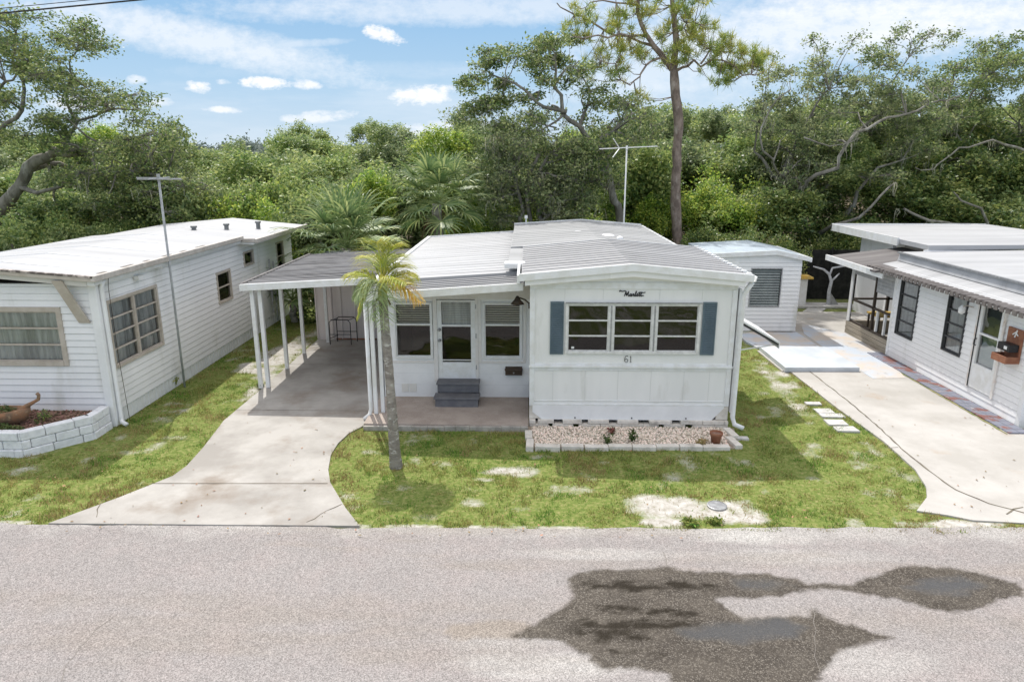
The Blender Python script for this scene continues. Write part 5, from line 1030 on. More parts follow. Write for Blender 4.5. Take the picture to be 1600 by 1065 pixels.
#VEG#
# ------------------------------------------------------------------ vegetation
def cat_v(lst): return np.concatenate(lst) if lst else np.zeros((0, 3))
class Tree:
    def __init__(s, seed): s.r = random.Random(seed); s.n = np.random.default_rng(seed); s.mb = MB(); s.C = []; s.limbs = []; s.moss = []
    def limb(s, pts, r0, r1, seg=8, wig=.06):
        P = [Vector(p) for p in pts]; out = []
        for i in range(len(P)-1):
            p0 = P[max(i-1, 0)]; p1 = P[i]; p2 = P[i+1]; p3 = P[min(i+2, len(P)-1)]; k = max(2, int((p2-p1).length/.35))
            for j in range(k):
                t = j/k; q = .5*((2*p1)+(-p0+p2)*t+(2*p0-5*p1+4*p2-p3)*t*t+(-p0+3*p1-3*p2+p3)*t**3)
                out.append(q+Vector((s.r.gauss(0, wig), s.r.gauss(0, wig), s.r.gauss(0, wig)))*(1 if out else 0))
        out.append(P[-1]); n = len(out); rad = [(r0+(r1-r0)*(i/(n-1))**.8)*s.r.uniform(.92, 1.1) for i in range(n)]
        s.mb.tube(out, rad, seg, caps=False); s.limbs += [(q, rr) for q, rr in zip(out, rad)][2:]; return out
    def clump(s, c, rad, twigs, leaves, sig=.13, droop=0, conn=True):
        c = Vector(c); rx, ry, rz = rad
        if conn and s.limbs:
            b = min(s.limbs, key=lambda l: (l[0]-c).length+max(0, l[0].z-c.z)*.5)
            q, r0 = b; mid = q.lerp(c, .5)+Vector((s.r.gauss(0, .12), s.r.gauss(0, .12), s.r.gauss(0, .12)+.1*(c-q).length)); r1 = min(r0*.7, .05)
            s.mb.tube([q, q.lerp(mid, .6)+Vector((s.r.gauss(0,.05),)*3), mid, mid.lerp(c, .6)+Vector((s.r.gauss(0,.06),)*3), c], [r1, r1*.85, r1*.7, r1*.5, .014], 5, caps=False)
        d = s.n.normal(size=(twigs, 3)); d /= np.linalg.norm(d, axis=1)[:, None]; d *= s.n.uniform(.35, 1.08, (twigs, 1)); d *= np.array([rx, ry, rz]); d[:, 2] -= droop*np.abs(d[:, 0])*.2
        E = np.array(c)+d
        for e in E:
            if s.r.random() < .75:
                m = [c[i]*.45+e[i]*.55+s.r.gauss(0, .07) for i in range(3)]; s.mb.tube([tuple(c), m, tuple(e)], [.010, .007, .003], 3, caps=False)
            k = int(leaves*s.r.uniform(.6, 1.4)); t = s.n.uniform(.0, .35, (k, 1)); s.C.append(e*(1-t)+np.array(c)*t+s.n.normal(size=(k, 3))*np.array([sig, sig, sig*.75]))
    def finish(s, name, label, cat, bark, leaf, ln, wd, base, group=None, up=.35, moss=0):
        t = thing(name, base, label, cat, group); s.mb.build('trunk', bark, t, smooth=True, recalc=False)
        C = cat_v(s.C); v, f = leaf_arrays(C, ln, wd, up, s.n); np_mesh('crown', v, f, leaf, t)
        if moss:
            L = [q for q, rr in s.limbs if q.z > 2]; vs = []; fs = []
            pick = [Vector(C[s.r.randrange(len(C))]) if s.r.random() < .75 else L[s.r.randrange(len(L))] for _ in range(moss)]
            for q in pick:
                for _ in range(6):
                    h = s.r.uniform(.15, .6); w = s.r.uniform(.008, .02); a = s.r.uniform(0, 3.14); x = q.x+s.r.gauss(0, .12); y = q.y+s.r.gauss(0, .12); z = q.z; b = len(vs)
                    for j in range(4): ww = w*(1-.7*j/3); ox = s.r.gauss(0, .035); vs += [(x-math.cos(a)*ww+ox, y-math.sin(a)*ww, z-h*j/3), (x+math.cos(a)*ww+ox, y+math.sin(a)*ww, z-h*j/3)]
                    fs += [(b+2*j, b+2*j+1, b+2*j+3, b+2*j+2) for j in range(3)]
            np_mesh('spanish_moss', np.array(vs), np.array(fs), MOSS, t)['kind'] = 'stuff'
        return t

KD = [1.0, 0.0, 1.0]
def VV(x, y, Y): return V(x, y, Y*KD[0]+KD[1])
def scatter(s, px0, px1, py0, py1, Y0, Y1, n, rad, twigs, leaves, cond=None, **k):
    i = 0; tries = 0
    while i < n and tries < n*30:
        tries += 1; x = s.r.uniform(px0, px1); y = s.r.uniform(py0, py1)
        if cond and not cond(x, y): continue
        s.clump(VV(x, y, s.r.uniform(Y0, Y1)), [q*KD[2]*s.r.uniform(.75, 1.25) for q in rad], twigs, leaves, **k); i += 1
def poly2(pts): 
    return lambda x, y: bool(inpoly(np.array([float(x)]), np.array([float(y)]), pts)[0])

# big oak at the left
s = Tree(1); KD[:] = [1.5, .5, 1.5]
A = lambda L: [VV(*p) for p in L]
s.limb([VV(-60,420,17.3)[:2]+(0,)]+A([(-40,400,17.3),(0,330,17.2),(28,292,17),(45,262,17),(75,240,17),(125,237,16.8)]), .36, .15)
s.limb(A([(125,237,16.8),(160,228,16.6),(200,215,16.4),(240,205,16.2)]), .09, .03)
s.limb(A([(40,268,17),(75,255,17.4),(110,262,17.6),(150,250,17.8),(190,255,18)]), .12, .04)
s.limb(A([(30,292,17),(60,300,16.8),(100,288,16.5),(140,300,16.4)]), .1, .03)
s.limb(A([(100,238,16.9),(108,215,17),(120,190,17.2),(100,160,17.3),(110,120,17.4),(120,80,17.4)]), .09, .025)
s.limb(A([(-60,230,16.6),(-20,205,16.6),(15,195,16.6),(32,170,16.7),(40,140,16.8),(20,100,17),(25,50,17)]), .12, .03)
s.limb(A([(-60,160,17.5),(-20,150,17.5),(10,135,17.6),(30,110,17.7)]), .09, .03)
s.limb(A([(120,190,17.2),(160,180,17),(200,170,16.8),(240,180,16.6)]), .05, .02)
s.limb(A([(75,250,17.2),(88,290,17.4),(85,330,17.6),(110,350,17.7)]), .07, .03)
reg = poly2([(-80,10),(20,25),(60,15),(90,45),(130,40),(150,95),(170,115),(190,140),(230,160),(262,185),(282,215),(300,255),(290,290),(240,265),(200,245),(150,225),(100,225),(60,235),(-80,235)])
scatter(s, -80, 300, 15, 300, 15.6, 18.6, 70, (.6,.6,.3), 30, 14, reg, sig=.1)
scatter(s, -80, 60, 20, 120, 15.8, 18.4, 8, (.6,.6,.4), 24, 14, None, sig=.11)
for c in [(165,75),(150,60),(125,45),(20,22),(60,28),(90,60)]: s.clump(VV(*c, s.r.uniform(16, 17.6)), (.75,.75,.45), 18, 12, sig=.14)
s.finish('live_oak', 'large spreading oak with bare curving limbs at the left edge', 'tree', BARK_OAK, LEAF_OAK, .115, .06, VV(-60,420,17.3)[:2]+(0,))
# drooping lower oak behind the left roof
s = Tree(2); KD[:] = [1.2, 0, 1.2]
s.limb([VV(290,330,21)[:2]+(0,)]+A([(285,320,21),(260,270,21),(230,240,21)]), .14, .05); s.limb(A([(275,300,21),(200,260,20.5),(150,270,20.5)]), .08, .03)
scatter(s, 90, 330, 205, 340, 19.6, 22.6, 62, (.8,.8,.42), 32, 15, poly2([(100,240),(180,215),(270,205),(310,235),(335,300),(330,340),(200,350),(120,345)]), sig=.09, droop=.6)
s.finish('live_oak', 'shadowy drooping oak behind the left home roof beside the mast', 'tree', BARK_OAK, LEAF_OAK, .11, .058, VV(290,330,21)[:2]+(0,), moss=30)

# tall thin oak in the middle
s = Tree(3); KD[:] = [1, 0, 1]
bx = VV(975,357,26)
s.limb([(bx[0]+.1,26,0)]+A([(972,355,26),(962,310,26),(948,270,26),(935,232,25.8),(905,200,25.6),(885,170,25.6),(872,135,25.5),(868,95,25.5)]), .24, .035)
s.limb(A([(950,290,26),(925,285,25.6),(905,270,25.4),(900,262,25.4)]), .1, .05)
s.limb(A([(885,175,25.6),(850,165,25.4),(820,145,25.2),(790,125,25.2),(760,110,25.2)]), .08, .02)
s.limb(A([(905,200,25.6),(915,165,25.8),(925,140,26),(900,110,26)]), .07, .02)
s.limb(A([(870,130,25.5),(885,110,25.5),(905,95,25.4)]), .05, .02); s.limb(A([(935,232,25.8),(960,200,26),(985,180,26.4),(1020,165,26.6)]), .08, .02)
s.limb(A([(870,200,25.6),(840,190,25.4),(815,215,25.2)]), .03, .012); s.limb(A([(880,180,25.6),(845,200,25.2),(800,205,25)]), .05, .015)
scatter(s, 720, 970, 45, 210, 24, 27.4, 42, (.66,.66,.34), 24, 13, poly2([(745,80),(760,62),(790,60),(830,58),(870,52),(905,65),(900,100),(935,130),(975,145),(960,175),(900,150),(840,150),(790,170),(730,190),(690,170),(705,130),(740,125)]), sig=.09)
scatter(s, 690, 1020, 150, 330, 24, 28, 66, (.95,.9,.5), 26, 13, poly2([(690,170),(800,180),(900,175),(1010,150),(1040,190),(1000,230),(960,300),(870,335),(780,320),(740,260)]), sig=.1)
s.finish('live_oak', 'tall open oak with leaning pale trunk behind the middle home, left of the pine', 'tree', BARK_OAK, LEAF_OAK, .115, .06, (bx[0], 26, 0), moss=60)
s = Tree(33)
for px, py in ((815,330),(830,350),(845,350)): s.limb([V(px,py,24.5)[:2]+(0,)]+A([(px,py,24.5),(px-10,py-60,24.5),(px+12,py-110,24.6)]), .12, .05)
scatter(s, 770, 930, 215, 345, 23.6, 26, 44, (.75,.75,.42), 30, 14, None, sig=.12)
s.finish('live_oak', 'dull grey-green mossy oak right of the sabal palms, above the porch roof', 'tree', BARK_OAK, LEAF_OAKG, .11, .058, (V(830,350,24.5)[0], 24.5, 0), moss=110)

# pine
s = Tree(4)
KD[:] = [1.18, 0, 1.18]; px = VV(1058,388,23)
s.limb([(px[0]+.05,px[1],0)]+A([(1058,388,23),(1056,330,23),(1057,260,23),(1060,200,23),(1055,150,23),(1053,110,23)]), .235, .155, 12, .02)
s.limb(A([(1053,112,23),(1056,70,23.1),(1052,30,23.2),(1050,-10,23.3),(1046,-60,23.4),(1044,-110,23.4)]), .13, .05, 10, .03)
s.limb(A([(1050,108,23),(1030,82,22.9),(1010,55,22.8),(998,20,22.7),(992,-20,22.6),(985,-60,22.6)]), .12, .04, 8, .03)
s.limb(A([(1010,57,22.8),(985,50,22.6),(950,58,22.4),(900,58,22.3)]), .055, .02, 6); s.limb(A([(1022,72,22.9),(980,62,23),(930,40,23.1),(895,20,23.2),(870,5,23.2)]), .06, .02, 6)
s.limb(A([(1033,90,22.9),(1010,105,22.7),(1000,125,22.6),(985,130,22.5),(960,105,22.4),(940,95,22.3)]), .045, .015, 6)
s.limb(A([(1055,112,23),(1075,102,23),(1095,100,23),(1125,95,22.8),(1160,115,22.7),(1180,118,22.6)]), .06, .02, 6)
s.limb(A([(1095,100,23),(1110,80,23.1),(1135,80,23.1),(1165,100,23.2)]), .04, .015, 6); s.limb(A([(1054,60,23.1),(1070,40,23),(1085,35,22.9)]), .04, .02, 6)
s.limb(A([(1052,35,23.2),(1070,0,23.4),(1080,-20,23.4)]), .04, .02, 6); s.limb(A([(1000,10,22.7),(960,0,22.5),(930,2,22.4),(915,12,22.4)]), .04, .015, 6)
tu = []
def tuftcl(px_, py_, n, sx, sy):
    for _ in range(n):
        e = Vector(VV(px_+s.r.gauss(0, sx), py_+s.r.gauss(0, sy), s.r.uniform(22.2, 23.8))); tu.append(e)
        b = min(s.limbs, key=lambda l: (l[0]-e).length)[0]
        if (b-e).length < 2.2: s.mb.tube([b, b.lerp(e, .5)+Vector((0,0,-.08)), e], [.016, .012, .008], 4, caps=False)
for a in [(920,25,20,18,10),(905,60,11,12,8),(940,90,15,14,9),(975,70,14,14,10),(965,115,11,12,8),(985,30,14,16,12),(1010,8,16,16,10),(1035,50,12,12,12),(1075,45,18,14,12),(1090,60,12,10,9),(1075,75,10,10,8),(1065,10,14,10,8),(1085,-5,8,10,8),
          (1100,40,7,9,7),(1070,95,8,9,6),(1120,80,16,12,8),(1135,60,8,8,6),(1145,105,17,12,7),(1165,85,13,10,8),(1180,95,17,11,8),(1130,125,10,10,6),(1185,105,8,6,6),(1110,105,8,12,7),(960,45,12,12,12),(1000,90,10,12,8),(1000,-25,18,22,10),(1050,-60,22,25,15),(1040,90,8,8,6),(935,110,8,10,6),(1000,150,5,8,6)]: tuftcl(*a)
vs = []
for e in tu:
    k = 38; d = s.n.normal(size=(k, 3)); d[:, 2] += .7; d /= np.linalg.norm(d, axis=1)[:, None]; ln = s.n.uniform(.18, .34, (k, 1)); a = np.array(e)+s.n.normal(size=(k, 3))*.05; b = a+d*ln
    w = np.cross(d, s.n.normal(size=(k, 3))); w /= np.linalg.norm(w, axis=1)[:, None]; w *= .011; v = np.stack([a-w, a+w, b+w*.3, b-w*.3], 1); vs.append(v.reshape(-1, 3))
vs = np.concatenate(vs); t = thing('pine_tree', (px[0], px[1], 0), 'tall pine with bare reddish trunk and ragged crown cut by the top of the frame', 'tree')
s.mb.build('trunk', BARK_PINE, t, smooth=True, recalc=False); np_mesh('crown', vs, np.arange(len(vs)).reshape(-1, 4), NEEDLE, t)

# right oaks
s = Tree(5); KD[:] = [1.14, 0, 1.14]
bx = VV(1257,400,25)
s.limb([(bx[0],bx[1],0)]+A([(1258,410,25),(1258,370,25),(1250,335,25),(1240,318,25)]), .27, .19, 10)
s.limb(A([(1240,320,25),(1225,280,25),(1235,240,25.2),(1255,215,25.3),(1275,170,25.4),(1295,140,25.4)]), .14, .03)
s.limb(A([(1262,375,25),(1290,360,24.6),(1320,345,24.4),(1340,300,24.2),(1370,265,24.2),(1410,250,24.2)]), .14, .03)
s.limb(A([(1228,290,25),(1195,260,25),(1180,220,25.2),(1190,180,25.4)]), .09, .025); s.limb(A([(1250,320,25),(1290,290,25.2),(1320,240,25.4),(1350,200,25.6),(1390,165,25.8),(1440,150,26)]), .13, .03)
s.limb(A([(1390,165,25.8),(1400,125,25.8),(1420,90,25.8)]), .05, .02); s.limb(A([(1260,222,25.3),(1290,228,25),(1320,215,24.8),(1360,190,24.6)]), .05, .015)
s.limb(A([(1262,372,24.4),(1300,352,22.9),(1345,338,22.4),(1375,300,22.2),(1400,285,22.2)]), .10, .03)
s.limb(A([(1238,318,24.8),(1262,285,23),(1300,262,22.6),(1325,225,22.6),(1372,190,22.8),(1430,172,23),(1500,150,23)]), .10, .025)
s.limb(A([(1230,290,24.8),(1205,250,23.2),(1190,215,23),(1205,170,23.2),(1235,140,23.4)]), .07, .02); s.limb(A([(1256,215,23),(1300,228,22.6),(1345,215,22.4)]), .035, .012)
scatter(s, 1150, 1470, 45, 330, 23.4, 27, 102, (.72,.72,.36), 26, 14, poly2([(1160,225),(1170,180),(1190,150),(1195,110),(1230,105),(1260,110),(1290,95),(1330,100),(1370,80),(1410,85),(1450,110),(1470,180),(1460,250),(1400,290),(1340,300),(1290,320),(1240,320),(1180,300)]), sig=.09)
for c, n in [((1270,62),14),((1285,75),10),((1280,95),10),((1335,60),12),((1320,78),8),((1415,42),12),((1400,52),12),((1455,52),12),((1440,60),10),((1490,55),14),((1475,70),10),((1210,90),9),((1200,115),10),((1390,65),12),((1365,75),12),((1430,75),12)]: s.clump(VV(*c, s.r.uniform(25, 26.4)), (.5,.5,.3), n, 11, sig=.1)
s.finish('live_oak', 'grey-green spreading oak behind the garden shed with forked trunk', 'tree', BARK_OAK, LEAF_OAKG, .115, .06, (bx[0], bx[1], 0), moss=150)
s = Tree(6)
s.limb([VV(1570,380,27)[:2]+(0,)]+A([(1565,360,27),(1540,335,27),(1500,345,26.6),(1460,335,26.4),(1420,320,26.2)]), .25, .08); s.limb(A([(1540,335,27),(1530,290,27),(1510,265,27),(1470,258,26.8),(1420,255,26.6)]), .12, .04)
s.limb(A([(1535,290,27),(1560,240,27.2),(1600,200,27.2)]), .12, .05); s.limb(A([(1480,205,26.8),(1510,165,26.6),(1530,130,26.6)]), .05, .03); s.limb(A([(1545,280,27),(1500,220,27),(1480,180,27),(1490,120,27)]), .1, .03)
s.limb(A([(1610,392,22.4),(1575,374,22.3),(1530,358,22.2),(1490,353,22.2),(1450,342,22.1),(1412,326,22.1)]), .13, .04); s.limb(A([(1545,360,22.2),(1528,330,22.1),(1505,312,22.1),(1490,300,22)]), .06, .02)
s.limb(A([(1600,235,23),(1550,222,22.8),(1500,235,22.6),(1460,262,22.4),(1430,262,22.3)]), .05, .015)
scatter(s, 1430, 1680, 70, 340, 25, 29, 114, (.82,.8,.42), 28, 14, poly2([(1440,150),(1480,110),(1510,90),(1550,70),(1590,90),(1680,100),(1680,330),(1560,345),(1480,310),(1400,320),(1400,280),(1450,250)]), sig=.1)
for c in [(1530,70),(1560,65),(1540,80),(1575,75),(1590,60)]: s.clump(VV(*c, 27), (.6,.6,.3), 14, 12, sig=.12)
s.finish('live_oak', 'broad oak above the right home with a low dark crooked limb', 'tree', BARK_OAK, LEAF_OAK, .12, .062, VV(1570,380,27)[:2]+(0,), moss=70)

# background belt : crown kinds shared by many trees
def crown_proto(seed, n_cl, leaves, ln, wd, rx, rz, dense=26):
    r = np.random.default_rng(seed); C = []
    nb = max(7, n_cl//5); B = r.normal(size=(nb, 3)); B /= np.linalg.norm(B, axis=1)[:, None]; B[:, 2] = np.where(B[:, 2] < -.35, -B[:, 2], B[:, 2]); B *= r.uniform(.45, .85, (nb, 1))
    for i in range(n_cl):
        d = r.normal(size=3); d /= np.linalg.norm(d); c = B[i % nb]+d*r.uniform(.12, .32); c = c*np.array([rx, rx, rz])
        tw = r.normal(size=(dense, 3)); tw /= np.linalg.norm(tw, axis=1)[:, None]; tw *= r.uniform(.5, 1.1, (dense, 1))*np.array([.42, .42, .26]); tw[:, 2] += .1*r.normal(size=dense)
        for q in tw: C.append(c+q+r.normal(size=(leaves, 3))*.085)
    C = np.concatenate(C); return leaf_arrays(C, ln, wd, .5, r)
PROTO = {}
def belt(kind, x, y, z, sx, sz, label, mat, name='bushy_tree', group=None, trunk=True):
    if kind not in PROTO:
        p = {'a': (101, 85, 9, .11, .055, 1.9, 1.5), 'b': (102, 95, 9, .11, .06, 2.1, 1.3), 'c': (103, 70, 9, .13, .07, 1.6, 1.8), 'd': (104, 110, 8, .12, .055, 2.3, 1.6)}[kind[0]]; PROTO[kind] = {}
        v, f = crown_proto(*p); PROTO[kind]['g'] = (v, f)
    g = PROTO[kind]; key = mat.name
    t = thing(name, (x, y, z), label, 'tree', group); h0 = .62
    if key not in g:
        v, f = g['g']; o = np_mesh('crown', v, f, mat); g[key] = o.data; COL.objects.unlink(o); bpy.data.objects.remove(o)
    o = bpy.data.objects.new('crown', g[key]); COL.objects.link(o); o.parent = t; o.scale = (sx, sx, min(sz, sx*1.15)); o.rotation_euler = (0, 0, R.uniform(0, 6.28)); 
    HT = {'a':1.75,'b':1.55,'c':2.1,'d':1.85}[kind[0]]; o.location = (0, 0, (HT+1.05)*sz-HT*o.scale[2])
    if trunk:
        m = MB()
        for k in range(3):
            a = R.uniform(0, 6.28); m.tube([(x+math.cos(a)*.15, y+math.sin(a)*.15, -.05), (x+math.cos(a)*.5*sx, y+math.sin(a)*.5*sx, z+1.0*sz), (x+math.cos(a)*1.0*sx, y+math.sin(a)*1.0*sx, z+2.0*sz)], [.10, .07, .03], 6, caps=False)
        m.build('trunk', BARK_OAK, t, smooth=True, recalc=False)
    return t
# front row of the woods: (px, py of crown top, Y, size, kind, leaf, label)
front = [
 (15,330,22,1.0,'a',LEAF_BELT,'round green bush tree just over the left end of the left home roof'),
 (75,305,24,1.1,'c',LEAF_DARK,'dark tree under the lowest limb of the big left oak'),
 (150,320,23.5,.9,'b',LEAF_BELT,'pale green bushy tree under the drooping oak, behind the left roof'),
 (330,262,26.5,1.25,'b',LEAF_BELT,'wide light green tree just right of the drooping oak'),
 (385,290,25.5,1.05,'a',LEAF_BRIGHT,'bright green round tree behind the rear end of the left home'),
 (440,268,27,1.2,'d',LEAF_BELT,'full olive green tree above the low sabal palm, left side'),
 (500,282,26,1.0,'a',LEAF_BELT,'round olive tree directly above the low sabal palm'),
 (570,262,27.5,.9,'c',LEAF_BRIGHT,'vivid yellow-green tree left of the tall sabal palm'),
 (640,250,29,1.2,'b',LEAF_BELT,'olive tree rising behind the tall sabal palm'),
 (740,330,25,.6,'a',LEAF_BRIGHT,'small bright shrub low between the tall sabal and the mossy oak'),
 (925,320,27.5,.9,'a',LEAF_BRIGHT,'bright shrub behind the leaning oak trunk'),
 (1005,215,29,1.2,'c',LEAF_BELT,'tall green tree between the white mast and the pine'),
 (1015,300,28,.75,'c',LEAF_BRIGHT,'green hanging vine covered tree left of the pine trunk'),
 (1125,262,29,1.15,'a',LEAF_BRIGHT,'bright glossy tree immediately right of the pine trunk'),
 (1175,285,27.5,.95,'b',LEAF_BRIGHT,'bright glossy tree above the small shed'),
 (1130,342,26,.75,'b',LEAF_DARK,'dark glossy shrub low right of the pine, behind the middle home'),
 (1195,352,24.5,.75,'a',LEAF_DARK,'dark glossy shrub directly behind the shed roof'),
 (1300,340,26.8,.85,'a',LEAF_DARK,'dark shrub behind the black fence, left part'),
 (1370,335,26.6,.95,'b',LEAF_DARK,'dark shrub behind the black fence, above the porch roof'),
 (1440,345,26,.8,'a',LEAF_BELT,'green shrub behind the rear wing of the right home'),
 (1330,392,25.6,.6,'a',LEAF_DARK,'low dark shrub just over the black fence'),
 (1530,335,30,1.1,'b',LEAF_BELT,'shrubby tree under the crooked limb at the far right'),
 (1490,300,29.5,1.1,'b',LEAF_DARK,'dark tree in the gap above the crooked limb at the right'),
 (1590,320,26,.9,'a',LEAF_DARK,'dark shrub at the right edge above the right home roof'),
 (235,330,24.2,.75,'a',LEAF_DARK,'dark low shrub behind the left home roof near the mast'),
]
for px_, py_, Y, sc_, kd, mt_, lb in front:
    p = V(px_, py_, Y); ht = p[2]; sz = sc_; top = {'a':1.75,'b':1.55,'c':2.1,'d':1.85}[kd]+1.05
    szz = max(.55, ht/top); belt(kd, p[0], Y, 0, sc_, szz, lb, mt_, group='trees along the front of the woods')
# middle and back of the woods as one mass
def woods():
    ks = {'a': LEAF_BELT}; V_ = []; F_ = []; off = 0; r = np.random.default_rng(5)
    protos = [crown_proto(200+i, n, l, .13, .07, rx, rz, 20) for i, (n, l, rx, rz) in enumerate(((42,8,2.0,1.5),(46,8,2.3,1.3),(40,8,1.7,1.8),(44,8,2.1,1.6)))]
    out = {0: ([], []), 1: ([], []), 2: ([], [])}
    for Y0, Y1, n, h0, h1 in ((27.5, 29, 30, 2.2, 3.4), (28.5, 31, 32, 3.9, 4.7), (31, 34, 32, 4.7, 5.5), (35, 39, 34, 5.6, 6.3), (40, 46, 36, 6.3, 7.0), (47, 58, 38, 6.9, 7.9)):
        for i in range(-int(n*.33), int(n*1.12)):
            Y = r.uniform(Y0, Y1); u = -1.0+2.1*(i+r.uniform(-.4, .4))/n; X = u*Y*.85; k = r.integers(0, 4); v, f = protos[k]; pxu = X/Y
            if Y < 31 and .08 < pxu < .30: Y += 3.2; X = pxu*Y
            H = r.uniform(h0, h1)
            if pxu > .08: H += 1.3*min(1, (pxu-.08)/.12)
            if -.52 < pxu < -.36: H -= 1.3 if Y > 38 else .3
            if pxu < -.5: H -= .2
            sx = r.uniform(1.0, 1.4); sz = sx*r.uniform(.75, 1.0); a = r.uniform(0, 6.28); c, s_ = math.cos(a), math.sin(a)
            w = np.stack([(v[:,0]*c-v[:,1]*s_)*sx+X, (v[:,0]*s_+v[:,1]*c)*sx+Y, v[:,2]*sz+H-1.75*sz], 1)
            m = 2 if (pxu > .1 and r.random() < .4) else (1 if r.random() < .09 else 0)
            out[m][0].append(w); out[m][1].append(len(w))
    for m, mt_, nm, lb in ((0, LEAF_BELT, 'woodland', 'dense olive green woodland canopy filling the middle distance'), (1, LEAF_BRIGHT, 'woodland_bright', 'brighter yellow-green crowns scattered through the woodland'), (2, LEAF_DARK, 'woodland_dark', 'darker crowns in the woodland behind the pine and right oaks')):
        w = np.concatenate(out[m][0]); o = np_mesh(nm, w, np.arange(len(w)).reshape(-1, 4), mt_); tag(o, lb, 'woodland', kind='stuff')
    # far line of trees
    v, f = protos[1]; L = []
    for i in range(-22, 72):
        Y = r.uniform(85, 130); X = (-1.1+2.2*i/60+r.uniform(-.02, .02))*Y*.8; H = (4.8+Y*r.uniform(.028, .05)); sz = H/2.9; sx = r.uniform(2.4, 3.6)
        w = np.stack([v[:,0]*sx+X, v[:,1]*sx+Y, v[:,2]*sz+1.05*sz], 1).reshape(-1, 4, 3); c = w.mean(1, keepdims=True); q = protos[1][0].reshape(-1, 4, 3); q = q-q.mean(1, keepdims=True); L.append((c+q*3.2).reshape(-1, 3))
    w = np.concatenate(L); tag(np_mesh('far_woodland', w, np.arange(len(w)).reshape(-1, 4), LEAF_FAR), 'dark hazy line of distant trees on the horizon', 'woodland', kind='stuff')
woods()
# shaded floor under the woods
m = MB(); m.prism([(-60,22.6),(-14,22.8),(-7.0,22.8),(8.5,24.9),(60,24.9),(120,170),(-120,170)], -.02, .03, 'z'); o = m.build('leaf_litter_floor', M('leaf_litter', (.08,.06,.035), (.13,.1,.05), scale=2, rough=.95), None); o['kind'] = 'structure'

# ------------------------------------------------------------------ palms
def fan_frond(m, base, az, el, plen, fr_, rng, segs=22, droop=.8, w=.044):
    """costapalmate leaf: curved stalk then a folded fan with hanging tips"""
    base = Vector(base); d = Vector((math.cos(az)*math.cos(el), math.sin(az)*math.cos(el), math.sin(el))); P = [base]; dd = d.copy()
    for i in range(5): dd = (dd+Vector((0, 0, -.09*droop))).normalized(); P.append(P[-1]+dd*plen/5)
    m.tube(P, [.022, .02, .017, .014, .012, .01], 4, caps=False); c = P[-1]
    side = dd.cross(Vector((0, 0, 1))); side = side.normalized() if side.length > .1 else Vector((1, 0, 0)); nor = side.cross(dd).normalized()
    vs = []; fs = []
    for k in range(segs):
        t = -1+2*k/(segs-1); an = t*2.35; L = fr_*(1-.32*abs(t)**1.5)*rng.uniform(.9, 1.08)
        di = (dd*math.cos(an)+side*math.sin(an)+nor*(.12+.18*abs(t))).normalized(); wd = di.cross(nor).normalized(); q = c.copy(); v = di.copy(); b = len(vs); n = 6
        for j in range(n+1):
            s_ = j/n; ww = w*(.35+1.3*s_ if s_ < .4 else (1-s_)/.6*.87+.02); vs += [tuple(q-wd*ww+nor*.006), tuple(q+wd*ww-nor*.006)]
            v = (v+Vector((0, 0, -1))*(.0 if s_ < .35 else .34*droop*rng.uniform(.6, 1.3))).normalized(); q = q+v*L/n
        fs += [(b+2*j, b+2*j+1, b+2*j+3, b+2*j+2) for j in range(n)]
    m.add(vs, fs)
def sabal(x, y, zc, n, plen, fr_, seed, label, tr=.16, els=(-.5, 1.35), dead=5):
    rng = random.Random(seed); t = thing('sabal_palm', (x, y, 0), label, 'palm tree')
    m = MB(); k = 12; P = [(x+.03*math.sin(i), y+.02*math.cos(i*2), zc*i/k-.05) for i in range(k+1)]; m.tube(P, [tr*(1+.1*(i % 2)) for i in range(k+1)], 10); m.build('trunk', BARK_PALM, t, smooth=True)
    for i in range(n):
        el = els[0]+(els[1]-els[0])*(i/(n-1))**.8; f = MB(); fan_frond(f, (x, y, zc), i*2.39996+rng.uniform(-.2, .2), el, plen*rng.uniform(.8, 1.1), fr_*rng.uniform(.85, 1.1), rng); f.build('frond', FAN, t, recalc=False)
    for i in range(dead):
        f = MB(); fan_frond(f, (x, y, zc-.1), rng.uniform(0, 6.28), -.9+rng.uniform(-.2, .2), plen*.6, fr_*.6, rng, 16, 1.6, .018); f.build('dead_frond', FANDEAD, t, recalc=False)
p = V(683, 300, 24); sabal(p[0], 24, p[2]-.35, 34, 1.15, .95, 11, 'taller sabal palm with full round head behind the white porch roof')
p = V(545, 375, 20.6); sabal(p[0]-.1, 20.6, p[2]-.2, 32, 1.1, 1.0, 12, 'lower sabal palm whose fans lean over the back of the carport', els=(-.2, 1.4), dead=0)
p = V(470, 520, 20.3); sabal(p[0]-.25, 20.5, .7, 14, .7, .7, 13, 'small ground level sabal palm behind the left carport posts', els=(0, 1.2), dead=0, tr=.1)
p = V(752, 330, 26); sabal(p[0], 26, p[2]-.1, 18, .9, .8, 14, 'darker sabal palm half hidden to the right of the taller one', dead=3)

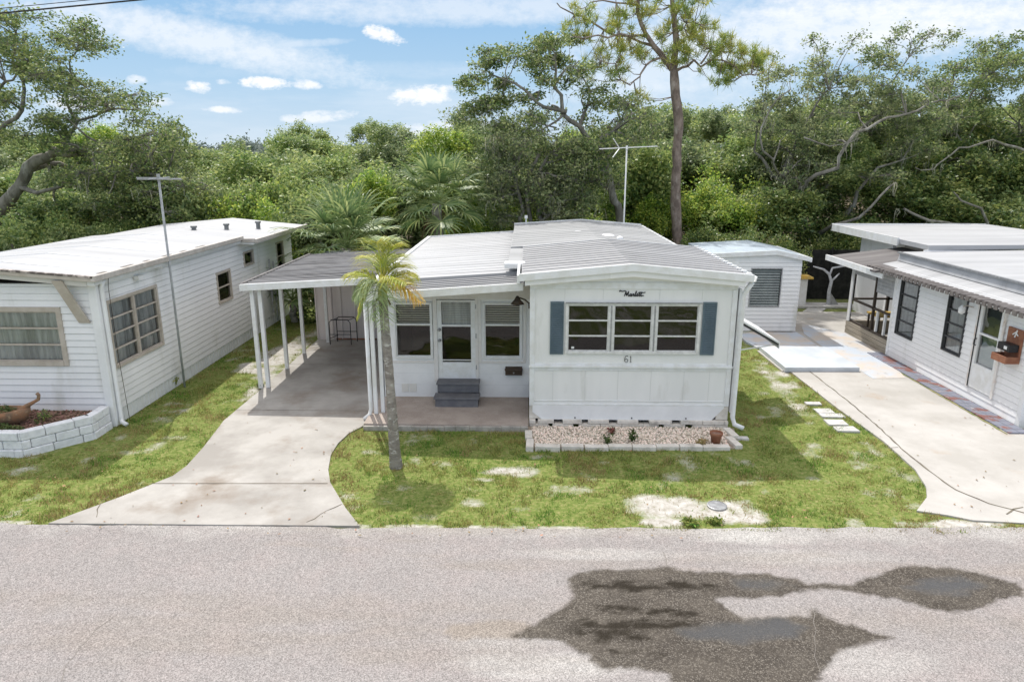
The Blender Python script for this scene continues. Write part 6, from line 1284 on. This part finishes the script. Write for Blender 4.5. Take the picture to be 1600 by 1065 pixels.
# feather palm in the front lawn
def feather_palm():
    t = thing('feather_palm', (-2.08, 10.25, 0), 'slim grey trunked palm with yellowing fronds on the front lawn', 'palm tree')
    P = [(-2.08,10.25,-.05),(-2.10,10.27,.25),(-2.13,10.36,.8),(-2.20,10.60,1.55),(-2.28,10.85,2.15),(-2.33,11.02,2.5),(-2.345,11.08,2.62)]
    m = MB(); out = []; rad = []
    for i in range(len(P)-1):
        for j in range(8):
            q = j/8; out.append(Vector(P[i]).lerp(Vector(P[i+1]), q)); h = out[-1].z; rad.append((.096-.024*min(1, h/1.2)+.012*max(0, 1-h*4))*(1.04 if len(out) % 2 else .97))
    out.append(Vector(P[-1])); rad.append(.06); m.tube(out, rad, 14); m.build('trunk', BARK_SLIM, t, smooth=True)
    m = MB(); m.tube([(-2.34,11.07,2.58),(-2.35,11.1,2.75),(-2.355,11.12,3.0)], [.085,.07,.03], 10); m.build('crownshaft', PINN_Y, t, smooth=True)
    m = MB()
    for k in range(4):
        a = k*1.7; m.tube([(-2.34+.05*math.cos(a),11.07+.05*math.sin(a),2.62),(-2.34+.12*math.cos(a),11.07+.12*math.sin(a),2.5+.03*k)], [.03,.018], 5)
    m.build('old_leaf_base', FANDEAD, t)
    rng = random.Random(3); top = Vector((-2.35, 11.1, 2.82))
    # end points: px, py, Y, droopy length factor, material
    F_ = [((578,505),10.6,PINN_G,.62,1.0), ((552,470),10.9,PINN_G,.62,1.0), ((543,430),11.2,PINN_Y,.5,1), ((557,500),11.0,PINN_Y,.55,.8), ((660,475),10.9,PINN_O,.5,.9), ((650,430),11.3,PINN_Y,.5,1), ((638,445),10.7,PINN_Y,.45,.8),
          ((588,378),11.3,PINN_Y,.25,.7), ((618,384),11.4,PINN_Y,.25,.8), ((603,372),11.7,PINN_G,.3,.7), ((625,400),11.8,PINN_Y,.35,.9), ((570,400),11.9,PINN_Y,.4,.9), ((600,520),10.5,PINN_G,.55,.5), ((632,415),11.5,PINN_Y,.4,.6)]
    for (q, Y, mt_, up, dn) in F_:
        e = Vector(V(q[0], q[1], Y)); mid = top.lerp(e, .45); mid.z = max(top.z, e.z)+.06+.24*up*(1 if e.z < top.z+.1 else .2)
        N = 26; pts = []
        for i in range(N+1): s_ = i/N; pts.append(top*(1-s_)**2+mid*2*s_*(1-s_)+e*s_**2)
        m = MB(); m.tube(pts[::2], [.013*(1-.75*i/13) for i in range(len(pts[::2]))], 5, caps=False)
        for i in range(4, N+1):
            tdir = (pts[min(i+1, N)]-pts[i-1]).normalized(); side = tdir.cross(Vector((0, 0, 1))); side = side.normalized() if side.length > .05 else Vector((1, 0, 0))
            for sg in (-1, 1):
                for rep in range(3):
                    L = .47*math.sin(math.pi*min(1, (i/N)*.8+.2))**.6*rng.uniform(.75, 1.1); d = (side*sg*.8+tdir*rng.uniform(.35, .75)+Vector((0, 0, rng.uniform(-.1, .35)))).normalized(); p0 = pts[i].lerp(pts[i-1], rep/3); w = .0062
                    p1 = p0+d*L*.4; d2 = (d+Vector((0, 0, -.45*dn))).normalized(); p2 = p1+d2*L*.35; d3 = (d2+Vector((0, 0, -.8*dn))).normalized(); p3 = p2+d3*L*.3; wv = d.cross(Vector((rng.uniform(-.4,.4), rng.uniform(-.4,.4), 1))).normalized()*w
                    m.add([tuple(p0-wv*.5), tuple(p0+wv*.5), tuple(p1+wv), tuple(p1-wv), tuple(p2+wv*.8), tuple(p2-wv*.8), tuple(p3)], [(0,1,2,3), (3,2,4,5), (5,4,6)])
        m.build('frond', mt_, t, recalc=False)
feather_palm()
